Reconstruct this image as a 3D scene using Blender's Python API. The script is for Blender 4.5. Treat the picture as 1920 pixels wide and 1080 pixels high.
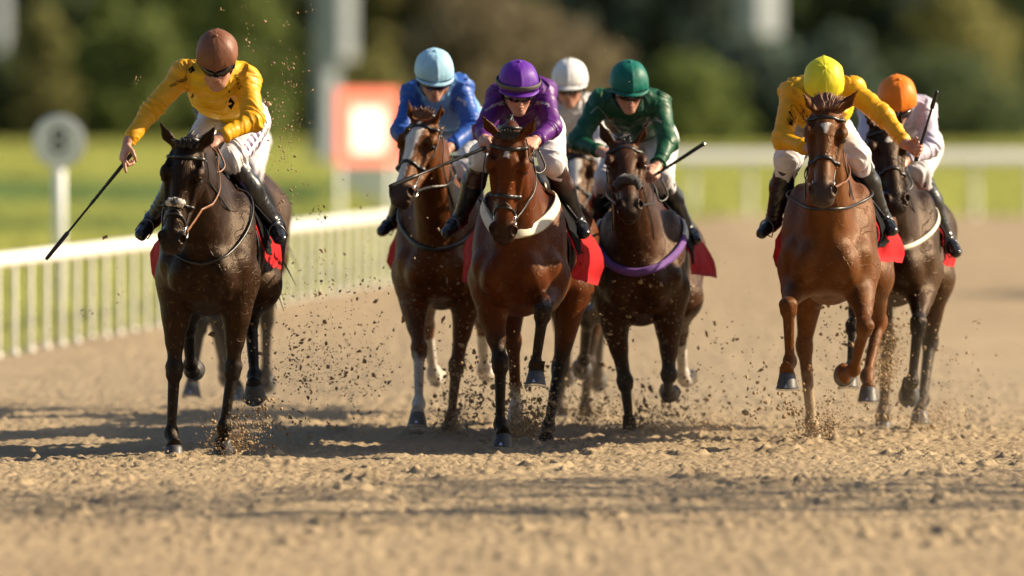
import bpy, math, random
import numpy as np
from math import radians as rad, sin, cos, pi
random.seed(5); RNG = np.random.default_rng(7)
S = bpy.context.scene
for o in list(bpy.data.objects): bpy.data.objects.remove(o)
C = S.collection

# ------------------------------------------------------------------ camera, sky, sun, exposure
CAMH, FPX, PITCH = 1.87, 17493.0, math.atan((540-210)/17493.0)
cam_d = bpy.data.cameras.new('camera'); cam = bpy.data.objects.new('camera', cam_d); C.objects.link(cam)
cam.location = (0, 0, CAMH); cam.rotation_euler = (pi/2-PITCH, 0, 0)
cam_d.sensor_width = 36; cam_d.lens = FPX/1920*36; cam_d.clip_start = 1; cam_d.clip_end = 4000
cam_d.dof.use_dof = True; cam_d.dof.focus_distance = 50.7; cam_d.dof.aperture_fstop = 1.8
S.camera = cam
SUN_EL, SUN_AZ = rad(30), rad(9)          # azimuth: how far behind the horses, measured from +X towards +Y
w = bpy.data.worlds.new('World'); S.world = w; w.use_nodes = True
nt = w.node_tree; bg = nt.nodes['Background']; sky = nt.nodes.new('ShaderNodeTexSky')
sky.sky_type = 'NISHITA'; sky.sun_disc = False; sky.sun_elevation = SUN_EL
sky.sun_rotation = pi/2-SUN_AZ; sky.air_density = 1.0; sky.dust_density = 1.5
nt.links.new(sky.outputs[0], bg.inputs[0]); bg.inputs[1].default_value = 0.065
sd = bpy.data.lights.new('sun', 'SUN'); sd.energy = 5.0; sd.angle = rad(0.5); sd.color = (1.0, 0.82, 0.57)
sun = bpy.data.objects.new('sun', sd); C.objects.link(sun)
from mathutils import Vector, Matrix, noise as mnoise
SUNV = Vector((cos(SUN_EL)*cos(SUN_AZ), cos(SUN_EL)*sin(SUN_AZ), sin(SUN_EL)))
sun.rotation_euler = SUNV.to_track_quat('Z', 'Y').to_euler()
S.view_settings.view_transform = 'Standard'; S.view_settings.look = 'None'
S.view_settings.exposure = 0.92; S.view_settings.gamma = 1
S.render.engine = 'CYCLES'; S.cycles.use_denoising = True
S.cycles.max_bounces = 6; S.cycles.diffuse_bounces = 3; S.cycles.glossy_bounces = 3
S.cycles.sample_clamp_indirect = 4

# ------------------------------------------------------------------ pixels of the 1920 photograph to points in the place
CAM = np.array([0, 0, CAMH])
def ray(px, py):
    x = (px-960)/FPX; y = (540-py)/FPX
    d = np.array([x, cos(PITCH)+y*sin(PITCH), -sin(PITCH)+y*cos(PITCH)])
    return d/d[1]
def at(px, py, Y): return CAM+ray(px, py)*Y
def chain(par, px, py, L, sg):
    d = ray(px, py); o = CAM-par
    a = d@d; b = 2*d@o; c = o@o-L*L; q = b*b-4*a*c
    Y = -b/(2*a) if q < 0 else (-b+(-1 if sg == '-' else 1)*math.sqrt(q))/(2*a)
    return CAM+d*Y
def gz(py): return CAMH*FPX/(py-210)
def nrm(v): v = np.asarray(v, float); return v/(np.linalg.norm(v)+1e-9)
def A(*v): return np.array(v, float)

# ------------------------------------------------------------------ noise
def hsh(i, j, k, s):
    n = (i.astype(np.int64)*374761393+j.astype(np.int64)*668265263+k.astype(np.int64)*2147483647+s*974634777) & 0x7fffffff
    n = ((n ^ (n >> 13))*1274126177) & 0x7fffffff
    n = (n ^ (n >> 16))*2246822519 & 0x7fffffff
    return n/float(0x7fffffff)
def vn(p, s=0):
    f = np.floor(p); t = p-f; t = t*t*(3-2*t); f = f.astype(np.int64); r = 0
    for a in (0, 1):
        for b in (0, 1):
            for c in (0, 1):
                wt = (t[:, 0] if a else 1-t[:, 0])*(t[:, 1] if b else 1-t[:, 1])*(t[:, 2] if c else 1-t[:, 2])
                r = r+wt*hsh(f[:, 0]+a, f[:, 1]+b, f[:, 2]+c, s)
    return r
def fbm(p, s=0, o=3):
    r = 0; a = .5
    for i in range(o): r = r+a*vn(p*2**i, s+i*13); a *= .5
    return r/(1-.5**o)
def sstep(a, b, x):
    t = np.clip((x-a)/(b-a), 0, 1); return t*t*(3-2*t)

# ------------------------------------------------------------------ signed-distance bodies
class Field:
    def __init__(self): self.p = []
    def copy(self): f = Field(); f.p = list(self.p); return f
    def rc(self, a, b, ra, rb, k=.03, fl=None, op='u'):
        a = np.asarray(a, float); b = np.asarray(b, float)
        if np.linalg.norm(b-a) < 1e-5: b = a+A(0, 0, 1e-4)
        m = max(ra, rb)*max(1, fl[1] if fl else 1)
        self.p.append(('r', a, b, ra, rb, (nrm(fl[0]), fl[1]) if fl else None, k, op, np.minimum(a, b)-m, np.maximum(a, b)+m))
    def el(self, c, r, ax=None, k=.03, op='u'):
        c = np.asarray(c, float); r = np.asarray(r, float)
        R = np.eye(3) if ax is None else np.array([nrm(x) for x in ax])
        e = np.sqrt(((R*r[:, None])**2).sum(0))
        self.p.append(('e', c, r, R, None, None, k, op, c-e, c+e))
    def one(self, q, X, Y, Z):
        if q[0] == 'r':
            _, a, b, ra, rb, fl = q[:6]
            x, y, z = X-a[0], Y-a[1], Z-a[2]; ba = b-a
            t = np.clip((x*ba[0]+y*ba[1]+z*ba[2])/(ba@ba), 0, 1)
            x = x-t*ba[0]; y = y-t*ba[1]; z = z-t*ba[2]
            d2 = x*x+y*y+z*z; g = 1
            if fl:
                m = x*fl[0][0]+y*fl[0][1]+z*fl[0][2]; d2 = d2-m*m+(m/fl[1])**2; g = min(1, fl[1])
            return (np.sqrt(d2)-(ra+(rb-ra)*t))*g
        _, c, r, R = q[:4]
        x, y, z = X-c[0], Y-c[1], Z-c[2]; k0 = 0; k1 = 0
        for i in range(3):
            m = (x*R[i, 0]+y*R[i, 1]+z*R[i, 2])/r[i]; k0 = k0+m*m; k1 = k1+(m/r[i])**2
        k0 = np.sqrt(k0); return k0*(k0-1)/(np.sqrt(k1)+1e-9)
    @staticmethod
    def mix(D, d, k, op):
        if op == 'u':
            h = np.maximum(k-np.abs(D-d), 0)/k; return np.minimum(D, d)-h*h*k*.25
        d = -d; h = np.maximum(k-np.abs(D-d), 0)/k; return np.maximum(D, d)+h*h*k*.25
    def ev(self, P):
        D = np.full(len(P), 9.)
        for q in self.p: D = self.mix(D, self.one(q, P[:, 0], P[:, 1], P[:, 2]), q[6], q[7])
        return D
    def mesh(self, h, cut=None):
        u = [q for q in self.p if q[7] == 'u']
        lo = np.min([q[8] for q in u], 0)-.05; hi = np.max([q[9] for q in u], 0)+.05
        n = np.ceil((hi-lo)/h).astype(int)+1
        ax = [(lo[i]+h*np.arange(n[i])).astype(np.float32) for i in range(3)]
        F = np.full(n, .2, np.float32)
        for q in self.p:
            m = q[6]+2.5*h+.01
            a = np.clip(np.floor((q[8]-m-lo)/h).astype(int), 0, n-1); b = np.clip(np.ceil((q[9]+m-lo)/h).astype(int)+1, 1, n)
            if np.any(b <= a): continue
            sl = tuple(slice(a[i], b[i]) for i in range(3))
            d = self.one(q, ax[0][sl[0]][:, None, None], ax[1][sl[1]][None, :, None], ax[2][sl[2]][None, None, :])
            F[sl] = self.mix(F[sl], d, q[6], q[7])
        if cut is not None:
            for (p, nn) in cut:      # keep the side the normal points away from
                d = (ax[0]-p[0])[:, None, None]*nn[0]+(ax[1]-p[1])[None, :, None]*nn[1]+(ax[2]-p[2])[None, None, :]*nn[2]
                F = np.maximum(F, d)
        return surfnet(F, lo, h)
def surfnet(F, lo, h):
    s = F < 0; c = np.zeros(np.array(F.shape)-1, np.uint8)
    O = [(i, j, k) for i in (0, 1) for j in (0, 1) for k in (0, 1)]
    n = F.shape
    for (i, j, k) in O: c += s[i:n[0]-1+i, j:n[1]-1+j, k:n[2]-1+k]
    ix = np.argwhere((c > 0) & (c < 8)); N = len(ix)
    ids = np.full(c.shape, -1, np.int32); ids[ix[:, 0], ix[:, 1], ix[:, 2]] = np.arange(N)
    V = np.stack([F[ix[:, 0]+i, ix[:, 1]+j, ix[:, 2]+k] for (i, j, k) in O], 1)
    acc = np.zeros((N, 3)); cnt = np.zeros(N)
    for a in range(8):
        for b in range(a+1, 8):
            oa, ob = np.array(O[a]), np.array(O[b])
            if np.abs(oa-ob).sum() != 1: continue
            m = (V[:, a] < 0) != (V[:, b] < 0)
            t = np.where(m, V[:, a]/np.where(m, V[:, a]-V[:, b], 1), 0)
            acc += (oa+t[:, None]*(ob-oa))*m[:, None]; cnt += m
    v = lo+h*(ix+acc/cnt[:, None]); fs = []
    for x in range(3):
        y, z = (x+1) % 3, (x+2) % 3
        lo_ = [slice(None)]*3; hi_ = [slice(None)]*3; lo_[x] = slice(0, -1); hi_[x] = slice(1, None)
        e = np.argwhere(s[tuple(lo_)] != s[tuple(hi_)])
        e = e[(e[:, y] > 0) & (e[:, z] > 0) & (e[:, y] < n[y]-1) & (e[:, z] < n[z]-1)]
        ins = s[e[:, 0], e[:, 1], e[:, 2]]; q = []
        for (dy, dz) in ((-1, -1), (0, -1), (0, 0), (-1, 0)):
            m = e.copy(); m[:, y] += dy; m[:, z] += dz; q.append(ids[m[:, 0], m[:, 1], m[:, 2]])
        q = np.stack(q, 1); q[~ins] = q[~ins][:, ::-1]; fs.append(q)
    f = np.concatenate(fs); f = f[(f >= 0).all(1)]
    for lam in (.5, -.45):
        sm = np.zeros_like(v); ct = np.zeros(N)
        for a in range(4):
            for b in ((a+1) % 4, (a+3) % 4):
                for d in range(3): sm[:, d] += np.bincount(f[:, a], v[f[:, b], d], N)
                ct += np.bincount(f[:, a], minlength=N)
        v = v+lam*(sm/np.maximum(ct, 1)[:, None]-v)
    return v, f
def vnormals(v, f):
    n = np.cross(v[f[:, 2]]-v[f[:, 0]], v[f[:, 3]]-v[f[:, 1]]); r = np.zeros_like(v)
    for a in range(4):
        for d in range(3): r[:, d] += np.bincount(f[:, a], n[:, d], len(v))
    return r/(np.linalg.norm(r, axis=1)[:, None]+1e-12)

# ------------------------------------------------------------------ objects
def empty(name, loc, label=None, cat=None, group=None, kind=None):
    o = bpy.data.objects.new(name, None); C.objects.link(o); o.location = loc; o.empty_display_size = .1
    return tag(o, label, cat, group, kind)
def tag(o, label=None, cat=None, group=None, kind=None):
    for k, v in (('label', label), ('category', cat), ('group', group), ('kind', kind)):
        if v: o[k] = v
    return o
def base(o):
    p = A(0, 0, 0)
    while o is not None: p = p+np.array(o.location); o = o.parent
    return p
def obj(name, vf, m, parent=None, col=None, smooth=True, cols=None):
    v, f = vf; v = np.asarray(v, float)
    if parent is not None: v = v-base(parent)
    me = bpy.data.meshes.new(name)
    if isinstance(f, np.ndarray):
        k = f.shape[1]; me.vertices.add(len(v)); me.vertices.foreach_set('co', v.astype(np.float32).ravel())
        me.loops.add(len(f)*k); me.loops.foreach_set('vertex_index', f.astype(np.int32).ravel())
        me.polygons.add(len(f)); me.polygons.foreach_set('loop_start', np.arange(0, len(f)*k, k, dtype=np.int32))
        me.update(calc_edges=True)
    else:
        me.from_pydata([tuple(x) for x in v], [], [tuple(x) for x in f]); me.update()
    if smooth: me.polygons.foreach_set('use_smooth', np.ones(len(me.polygons), bool))
    if cols is not None:
        at_ = me.color_attributes.new('col', 'FLOAT_COLOR', 'POINT')
        at_.data.foreach_set('color', np.concatenate([cols, np.ones((len(cols), 1))], 1).astype(np.float32).ravel())
    me.materials.append(m)
    o = bpy.data.objects.new(name, me); C.objects.link(o)
    if parent is not None: o.parent = parent
    return o
class MB:                                    # joins plain shapes into one mesh
    def __init__(self): self.v = []; self.f = []; self.n = 0
    def add(self, v, f):
        self.v += [tuple(x) for x in v]; self.f += [tuple(i+self.n for i in q) for q in f]; self.n = len(self.v); return self
    def box(self, c, s, ax=None, b=0.0):
        R = np.eye(3) if ax is None else np.array([nrm(x) for x in ax]); c = np.asarray(c, float); h = np.asarray(s, float)/2
        P = []
        for (x, y, z) in [(-1,-1,-1),(1,-1,-1),(1,1,-1),(-1,1,-1),(-1,-1,1),(1,-1,1),(1,1,1),(-1,1,1)]:
            P.append(c+R[0]*h[0]*x+R[1]*h[1]*y+R[2]*h[2]*z)
        return self.add(P, [(0,3,2,1),(4,5,6,7),(0,1,5,4),(1,2,6,5),(2,3,7,6),(3,0,4,7)])
    def tube(self, pts, r, n=8, fl=None, cap=True):
        pts = [np.asarray(p, float) for p in pts]; m = len(pts)
        rr = [r]*m if np.isscalar(r) else list(r)
        P = []; u = None
        for i in range(m):
            t = nrm(pts[min(i+1, m-1)]-pts[max(i-1, 0)])
            if u is None: u = nrm(np.cross(t, A(0, 0, 1) if abs(t[2]) < .9 else A(1, 0, 0)))
            u = nrm(u-t*(u@t)); v2 = np.cross(t, u)
            for k in range(n):
                a = 2*pi*k/n; P.append(pts[i]+rr[i]*(cos(a)*u+sin(a)*v2))
        F = [(i*n+k, i*n+(k+1) % n, (i+1)*n+(k+1) % n, (i+1)*n+k) for i in range(m-1) for k in range(n)]
        if cap: F += [tuple(range(n))[::-1], tuple((m-1)*n+k for k in range(n))]
        return self.add(P, F)
    def ribbon(self, pts, nor, wd, th, closed=False):
        pts = [np.asarray(p, float) for p in pts]; m = len(pts); P = []
        for i in range(m):
            t = nrm(pts[(i+1) % m if closed else min(i+1, m-1)]-pts[(i-1) % m if closed else max(i-1, 0)])
            nn = nrm(nor[i]-t*(np.asarray(nor[i])@t)); s = np.cross(t, nn)
            wi = wd[i] if hasattr(wd, '__len__') else wd
            for (a, b) in ((-.5, 0), (-.35, 1), (.35, 1), (.5, 0)): P.append(pts[i]+s*wi*a+nn*th*(b if b else -.1))
        F = []
        for i in range(m if closed else m-1):
            for k in range(4): F.append((i*4+k, i*4+(k+1) % 4, ((i+1) % m)*4+(k+1) % 4, ((i+1) % m)*4+k))
        if not closed: F += [(0, 1, 2, 3), tuple((m-1)*4+k for k in (3, 2, 1, 0))]
        return self.add(P, F)
    def lathe(self, c, ax, prof, n=24, e1=None, sq=(1, 1)):
        ax = nrm(ax); e1 = nrm(np.cross(ax, A(0, 0, 1) if abs(ax[2]) < .9 else A(1, 0, 0))) if e1 is None else nrm(e1); e2 = np.cross(ax, e1)
        P = [np.asarray(c)+ax*h+r*(cos(2*pi*k/n)*e1*sq[0]+sin(2*pi*k/n)*e2*sq[1]) for (r, h) in prof for k in range(n)]
        m = len(prof)
        F = [(i*n+k, i*n+(k+1) % n, (i+1)*n+(k+1) % n, (i+1)*n+k) for i in range(m-1) for k in range(n)]
        F += [tuple(range(n))[::-1], tuple((m-1)*n+k for k in range(n))]
        return self.add(P, F)
    def obj(self, name, m, parent=None, smooth=True): return obj(name, (np.array(self.v), self.f), m, parent, smooth=smooth)
def spline(P, n=8):
    P = [np.asarray(p, float) for p in P]; Q = [2*P[0]-P[1]]+P+[2*P[-1]-P[-2]]; R = []
    for i in range(1, len(Q)-2):
        for k in range(n):
            t = k/n; a, b, c, d = Q[i-1:i+3]
            R.append(.5*((2*b)+(c-a)*t+(2*a-5*b+4*c-d)*t*t+(3*b-a-3*c+d)*t**3))
    return R+[P[-1]]

# ------------------------------------------------------------------ materials
def mat(name, col, rough=.6, met=0, spec=.5, var=.0, vs=20, bump=0, bs=60, attr=False, sheen=0, sub=None, aniso=(1,1,1), coat=0, trans=0, tint=None, muscle=0):
    m = bpy.data.materials.new(name); m.use_nodes = True; t = m.node_tree; N, L = t.nodes, t.links
    b = N['Principled BSDF']; b.inputs['Roughness'].default_value = rough; b.inputs['Metallic'].default_value = met
    b.inputs['Specular IOR Level'].default_value = spec
    b.inputs['Base Color'].default_value = (*col, 1)
    if tint: b.inputs['Specular Tint'].default_value = (*tint, 1)
    if sheen: b.inputs['Sheen Weight'].default_value = sheen
    if coat: b.inputs['Coat Weight'].default_value = coat; b.inputs['Coat Roughness'].default_value = .15
    if sub: b.inputs['Subsurface Weight'].default_value = sub; b.inputs['Subsurface Radius'].default_value = (.012, .005, .003)
    tc = N.new('ShaderNodeTexCoord'); mp = N.new('ShaderNodeMapping'); mp.inputs['Scale'].default_value = aniso
    L.new(tc.outputs['Object'], mp.inputs[0])
    src = None
    if attr:
        a = N.new('ShaderNodeAttribute'); a.attribute_name = 'col'; src = a.outputs['Color']
    if var:
        n = N.new('ShaderNodeTexNoise'); n.inputs['Scale'].default_value = vs; n.inputs['Detail'].default_value = 5
        L.new(mp.outputs[0], n.inputs['Vector'])
        r = N.new('ShaderNodeMapRange'); r.inputs[1].default_value = .3; r.inputs[2].default_value = .7; r.inputs[3].default_value = 1-var; r.inputs[4].default_value = 1+var
        L.new(n.outputs['Fac'], r.inputs[0])
        x = N.new('ShaderNodeVectorMath'); x.operation = 'SCALE'
        if src: L.new(src, x.inputs[0])
        else: x.inputs[0].default_value = col
        L.new(r.outputs[0], x.inputs['Scale']); src = x.outputs[0]
    if src: L.new(src, b.inputs['Base Color'])
    if muscle:
        n = N.new('ShaderNodeTexNoise'); n.inputs['Scale'].default_value = 11; n.inputs['Detail'].default_value = 2; L.new(mp.outputs[0], n.inputs['Vector'])
        n2 = N.new('ShaderNodeTexNoise'); n2.inputs['Scale'].default_value = 26; n2.inputs['Detail'].default_value = 3; n2.inputs['Distortion'].default_value = 1.2; L.new(mp.outputs[0], n2.inputs['Vector'])
        ad = N.new('ShaderNodeMath'); ad.operation = 'MULTIPLY_ADD'; ad.inputs[1].default_value = .35; L.new(n2.outputs['Fac'], ad.inputs[0]); L.new(n.outputs['Fac'], ad.inputs[2])
        n4 = N.new('ShaderNodeTexNoise'); n4.inputs['Scale'].default_value = 6; n4.inputs['Detail'].default_value = 3; n4.inputs['Distortion'].default_value = .7; L.new(tc.outputs['Object'], n4.inputs['Vector'])
        s4 = N.new('ShaderNodeMath'); s4.operation = 'SUBTRACT'; s4.inputs[1].default_value = .5; L.new(n4.outputs['Fac'], s4.inputs[0]); a4 = N.new('ShaderNodeMath'); a4.operation = 'ABSOLUTE'; L.new(s4.outputs[0], a4.inputs[0])
        r4 = N.new('ShaderNodeMapRange'); r4.interpolation_type = 'SMOOTHSTEP'; r4.inputs[1].default_value = 0; r4.inputs[2].default_value = .022; r4.inputs[3].default_value = .34; r4.inputs[4].default_value = 0; L.new(a4.outputs[0], r4.inputs[0])
        ad2 = N.new('ShaderNodeMath'); ad2.operation = 'ADD'; L.new(ad.outputs[0], ad2.inputs[0]); L.new(r4.outputs[0], ad2.inputs[1]); ad = ad2
        mb_ = N.new('ShaderNodeBump'); mb_.inputs['Distance'].default_value = muscle; L.new(ad.outputs[0], mb_.inputs['Height'])
    if bump:
        n = N.new('ShaderNodeTexNoise'); n.inputs['Scale'].default_value = bs; n.inputs['Detail'].default_value = 4
        L.new(mp.outputs[0], n.inputs['Vector'])
        p = N.new('ShaderNodeBump'); p.inputs['Strength'].default_value = 1; p.inputs['Distance'].default_value = bump
        L.new(n.outputs['Fac'], p.inputs['Height']); L.new(p.outputs[0], b.inputs['Normal'])
        if muscle: L.new(mb_.outputs[0], p.inputs['Normal'])
    if trans:
        td = N.new('ShaderNodeBsdfTranslucent'); mx = N.new('ShaderNodeMixShader'); mx.inputs[0].default_value = trans
        if src: L.new(src, td.inputs[0])
        else: td.inputs[0].default_value = (*col, 1)
        L.new(b.outputs[0], mx.inputs[1]); L.new(td.outputs[0], mx.inputs[2]); L.new(mx.outputs[0], N['Material Output'].inputs[0])
    return m
M = dict(
    coat=mat('horse_coat', (.1, .04, .02), .40, attr=True, var=.22, vs=14, bump=.0022, bs=300, aniso=(1, 1, .22), spec=.24, tint=(1, .70, .46), muscle=.006),
    hair=mat('horse_hair', (.014, .011, .01), .5, var=.3, vs=60),
    hair_red=mat('chestnut_hair', (.15, .055, .02), .5, var=.3, vs=60),
    hoof=mat('hoof_horn', (.055, .055, .06), .5, var=.35, vs=30, bump=.001, bs=120),
    hoof_pale=mat('pale_hoof_horn', (.4, .33, .25), .5, var=.25, vs=30),
    steel=mat('steel', (.7, .7, .72), .28, 1),
    iron=mat('dull_iron', (.16, .16, .17), .4, .9),
    eye=mat('eye', (.008, .005, .004), .06, spec=.8),
    leather=mat('black_leather', (.016, .014, .014), .38, var=.3, vs=50, bump=.0006, bs=200),
    tan=mat('tan_leather', (.2, .075, .03), .42, var=.25, vs=50),
    skin=mat('skin', (.5, .27, .19), .5, attr=True, var=.08, vs=60, sub=.12, bump=.0005, bs=250),
    white=mat('white_nylon', (.78, .77, .76), .5, var=.05, vs=15, bump=.0015, bs=45, attr=True),
    boot=mat('boot_leather', (.014, .014, .017), .3, attr=True, bump=.0015, bs=30, coat=.3),
    black=mat('black_cloth', (.010, .010, .011), .85, var=.2, vs=40, spec=.08),
    lens=mat('dark_lens', (.01, .008, .012), .08, spec=.8),
    red=mat('red_saddle_cloth', (.42, .006, .010), .75, var=.12, vs=9, bump=.003, bs=22, spec=.2),
    blue=mat('blue_cloth', (.03, .14, .6), .55, var=.1),
    cream=mat('cream_webbing', (.72, .68, .55), .6, var=.1, vs=40, bump=.0008, bs=300),
    purple=mat('purple_fleece', (.16, .07, .3), .8, var=.2, vs=60, bump=.003, bs=90),
    fleece=mat('sheepskin', (.55, .5, .45), .9, var=.5, vs=60, bump=.006, bs=120, sheen=.3),
    dfleece=mat('dark_sheepskin', (.03, .03, .035), .9, var=.4, vs=60, bump=.006, bs=120, sheen=.3),
    whip=mat('whip_black', (.012, .012, .013), .45, bump=.001, bs=150),
    plastic=mat('white_plastic', (.88, .87, .81), .4, var=.05, vs=3),
)
# ------------------------------------------------------------------ horses
class Fr:                                     # body frame: f forward (towards the camera), r to the right, u up
    def __init__(s, Cw, yaw, roll=0):
        s.C = Cw; y = rad(yaw); s.F = A(-sin(y), -cos(y), 0); s.R = A(cos(y), -sin(y), 0); s.U = A(0, 0, 1)
    def P(s, f, r, u): return s.C+f*s.F+r*s.R+(u-1.08)*s.U
    def loc(s, P): d = P-s.C; return d@s.F, d@s.R, d@s.U+1.08
def hoof(parent, cor, h, t, size=1.0, m='hoof'):
    h = nrm(h); t = nrm(t-h*(t@h)); l = np.cross(t, h); n = 28; MBk = MB(); P = []
    prof = [(.040, .038, -.012, 0), (.0475, .046, .004, .0), (.050, .048, .018, .006), (.0545, .053, .04, .014), (.060, .058, .066, .024), (.0605, .0585, .072, .025), (.045, .045, .072, .025)]
    for (rx, ry, z, off) in prof:
        for k in range(n):
            a = 2*pi*k/n; c = cos(a)
            rad_t = rx*c*(1 if c > 0 else .88); zz = z*(1 if c > 0 else 1-.28*abs(c))
            P.append(cor+size*(t*(rad_t+off*(.6+.4*c))+l*ry*sin(a)+h*zz))
    m_ = len(prof); F = [(i*n+k, (i+1)*n+k, (i+1)*n+(k+1) % n, i*n+(k+1) % n) for i in range(m_-1) for k in range(n)]
    F += [tuple(range(n)), tuple((m_-1)*n+k for k in range(n))[::-1]]
    MBk.add(P, F); ho = MBk.obj('hoof', M[m], parent)
    s = MB(); Q = []; NN = []
    for k in range(19):
        a = rad(-140+280*k/18); c = cos(a)
        Q.append(cor+size*(t*(.0545*c*(1 if c > 0 else .9)+.025*(.6+.4*c))+l*.053*sin(a)+h*(.0745 if c > 0 else .0745*(1-.28*abs(c))+.001))); NN.append(h)
    s.ribbon(Q, NN, .020*size, .009*size)
    Q = cor+size*(t*.087+h*.066); s.add([Q+l*.011, Q-l*.011, Q-h*.020-t*.004, Q+l*.011+t*.003, Q-l*.011+t*.003, Q-h*.020-t*.001], [(0, 2, 1), (3, 4, 5), (0, 3, 5, 2), (1, 2, 5, 4)])
    s.obj('horseshoe', M['steel'], ho, smooth=False)
def leg_chain(fr, root, sp, front, L):
    """knee or hock, fetlock and coronet of one leg in the place, from where the photograph shows them"""
    sg = sp.get('s', '---')
    k = chain(root, *sp['k'], L[0], sg[0]); f = chain(k, *sp['f'], L[1], sg[1]); c = chain(f, *sp['c'], L[2], sg[2])
    return k, f, c
def ray_to(field, o, d, start, off):
    P = o+d*start; t = np.full(len(P), float(start)) if np.isscalar(start) else start.copy()
    for i in range(60):
        s = field.ev(o+d*t[:, None]); t = np.maximum(t-np.clip((s-off)*.9, -.02, .06), .0)
    return o+d*t[:, None]
def make_horse(H):
    fr = Fr(at(*H['chest'], H['D']), H['yaw']); P = fr.P; D0 = H['D']; h = H.get('vox', .008)
    R, Fv, U = fr.R, fr.F, fr.U
    gb = P(-.7, 0, 0); gb[2] = 0
    root = empty('racehorse', gb, H['label'], 'horse', 'racehorses galloping up the track')
    T = Field()
    T.el(P(-.62, 0, 1.10), (.238, .62, .33), (R, Fv, U))
    T.el(P(-.10, 0, 1.10), (.20, .32, .28), (R, Fv, U), k=.1)
    T.rc(P(.02, 0, 1.02), P(-.15, 0, .90), .15, .13, k=.1)
    T.el(P(-.35, 0, 1.34), (.11, .36, .16), (R, Fv, U), k=.12)
    T.el(P(-1.1, 0, 1.17), (.205, .42, .27), (R, Fv, U), k=.12)
    T.el(P(-1.42, 0, 1.22), (.222, .34, .26), (R, Fv, U), k=.1)
    for s in (-1, 1):
        T.el(P(.135, s*.098, 1.01), (.088, .115, .130), (nrm(R*s+.15*U), Fv, U), k=.035)            # breast
        ax = nrm(U*.9-Fv*.45)
        T.el(P(-.10, s*.165, 1.16), (.095, .14, .30), (R, np.cross(ax, R), ax), k=.08)      # shoulder
        T.el(P(.055, s*.172, 1.05), (.075, .085, .085), (R, Fv, U), k=.04)
        T.el(P(-.10, s*.188, .965), (.072, .14, .105), (R, Fv, U), k=.035)                     # upper arm
        T.rc(P(-1.45, s*.125, 1.18), P(-1.22, s*.165, .92), .165, .115, k=.09)                # thigh
        T.el(P(-1.60, s*.11, 1.05), (.12, .14, .22), (R, Fv, U), k=.09)
                        # groove between the breasts
    for s in (-1, 1):
        T.el(P(.06, s*.07, .88), (.07, .09, .05), (R, Fv, U), k=.04)
    # head frame
    pol = at(*H['poll'], D0-H.get('pd', .62)); muz = chain(pol, *H['muz'], .60, '-')
    a = nrm(muz-pol); hy = rad(H.get('hyaw', 0)); b = A(cos(hy), -sin(hy), H.get('hroll', 0)); b = nrm(b-a*(a@b)); c = np.cross(a, b)
    HW = 1.13; Hd = lambda x, y, z: pol+a*x+b*y*HW+c*z
    B = T.copy(); BE = lambda c_, r_, ax_, **k_: B.el(c_, (r_[0], r_[1]*HW, r_[2]), ax_, **k_)
    fl = (R, .72)
    # neck
    wd = P(-.36, 0, 1.40); nb = P(.0, 0, 1.10)
    thr = Hd(.13, 0, -.13); cr = Hd(-.01, 0, -.07); mid = (P(-.05, 0, 1.30)+Hd(.06, 0, -.10))/2
    cm = (wd+cr)/2+A(0, 0, .05); tm = (nb+thr)/2+A(0, 0, -.01)-Fv*.02
    B.rc(wd, cm, .13, .085, k=.10, fl=fl); B.rc(cm, cr, .085, .06, k=.06, fl=fl)
    B.rc(nb, tm, .155, .098, k=.07, fl=(R, .85)); B.rc(tm, thr, .105, .068, k=.06, fl=(b, .9))
    B.rc(P(-.10, 0, 1.25), mid, .20, .125, k=.08, fl=fl); B.rc(mid, Hd(.06, 0, -.10), .125, .085, k=.06, fl=fl)
    for s in (-1, 1): B.rc(P(.09, s*.06, 1.12), Hd(.13, s*.05, -.13), .046, .02, k=.022)
    # head
    k = .02
    BE(Hd(.10, 0, -.04), (.125, .078, .080), (a, b, c), k=.04)
    BE(Hd(.18, 0, -.005), (.13, .088, .058), (a, b, c), k=k)
    B.rc(Hd(.20, 0, -.04), Hd(.44, 0, -.022), .078, .055, k=k, fl=(b, .95))
    B.rc(Hd(.14, 0, .02), Hd(.49, 0, .002), .036, .036, k=.025)
    B.rc(Hd(.18, 0, -.10), Hd(.46, 0, -.06), .07, .035, k=.03, fl=(b, .65))
    for s in (-1, 1):
        BE(Hd(.172, s*.082, .014), (.048, .026, .034), (a, b, c), k=.018); B.rc(Hd(.16, s*.092, .0), Hd(.05, s*.074, -.02), .014, .012, k=.02)
        BE(Hd(.112, s*.062, .022), (.032, .016, .020), (a, b, c), k=.022, op='s'); BE(Hd(.30, s*.058, .018), (.10, .012, .020), (nrm(a-b*s*.15), b, c), k=.03, op='s')            # hollow above the eye
        B.rc(Hd(.22, s*.072, -.028), Hd(.36, s*.060, -.03), .021, .012, k=.02)
        BE(Hd(.155, s*.055, -.105), (.115, .03, .098), (a, b, c), k=.025)
        B.rc(Hd(.22, s*.04, -.155), Hd(.50, s*.017, -.082), .024, .022, k=.02)
        BE(Hd(.33, s*.068, -.075), (.08, .018, .025), (a, b, c), k=.03, op='s')
        BE(Hd(.205, s*.096, .000), (.024, .012, .017), (a, b, c), k=.008, op='s')
    BE(Hd(.525, 0, -.028), (.075, .060, .048), (a, b, c), k=.03)
    BE(Hd(.572, 0, -.042), (.036, .052, .036), (a, b, c), k=.025)
    BE(Hd(.548, 0, -.088), (.042, .036, .024), (a, b, c), k=.018)
    for s in (-1, 1):
        BE(Hd(.528, s*.050, .002), (.038, .022, .030), (a, nrm(b+.0*c), c), k=.018)
        BE(Hd(.540, s*.058, .014), (.030, .014, .023), (nrm(a+.25*b*s), nrm(b*s-.25*a), c), k=.008, op='s')
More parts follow.
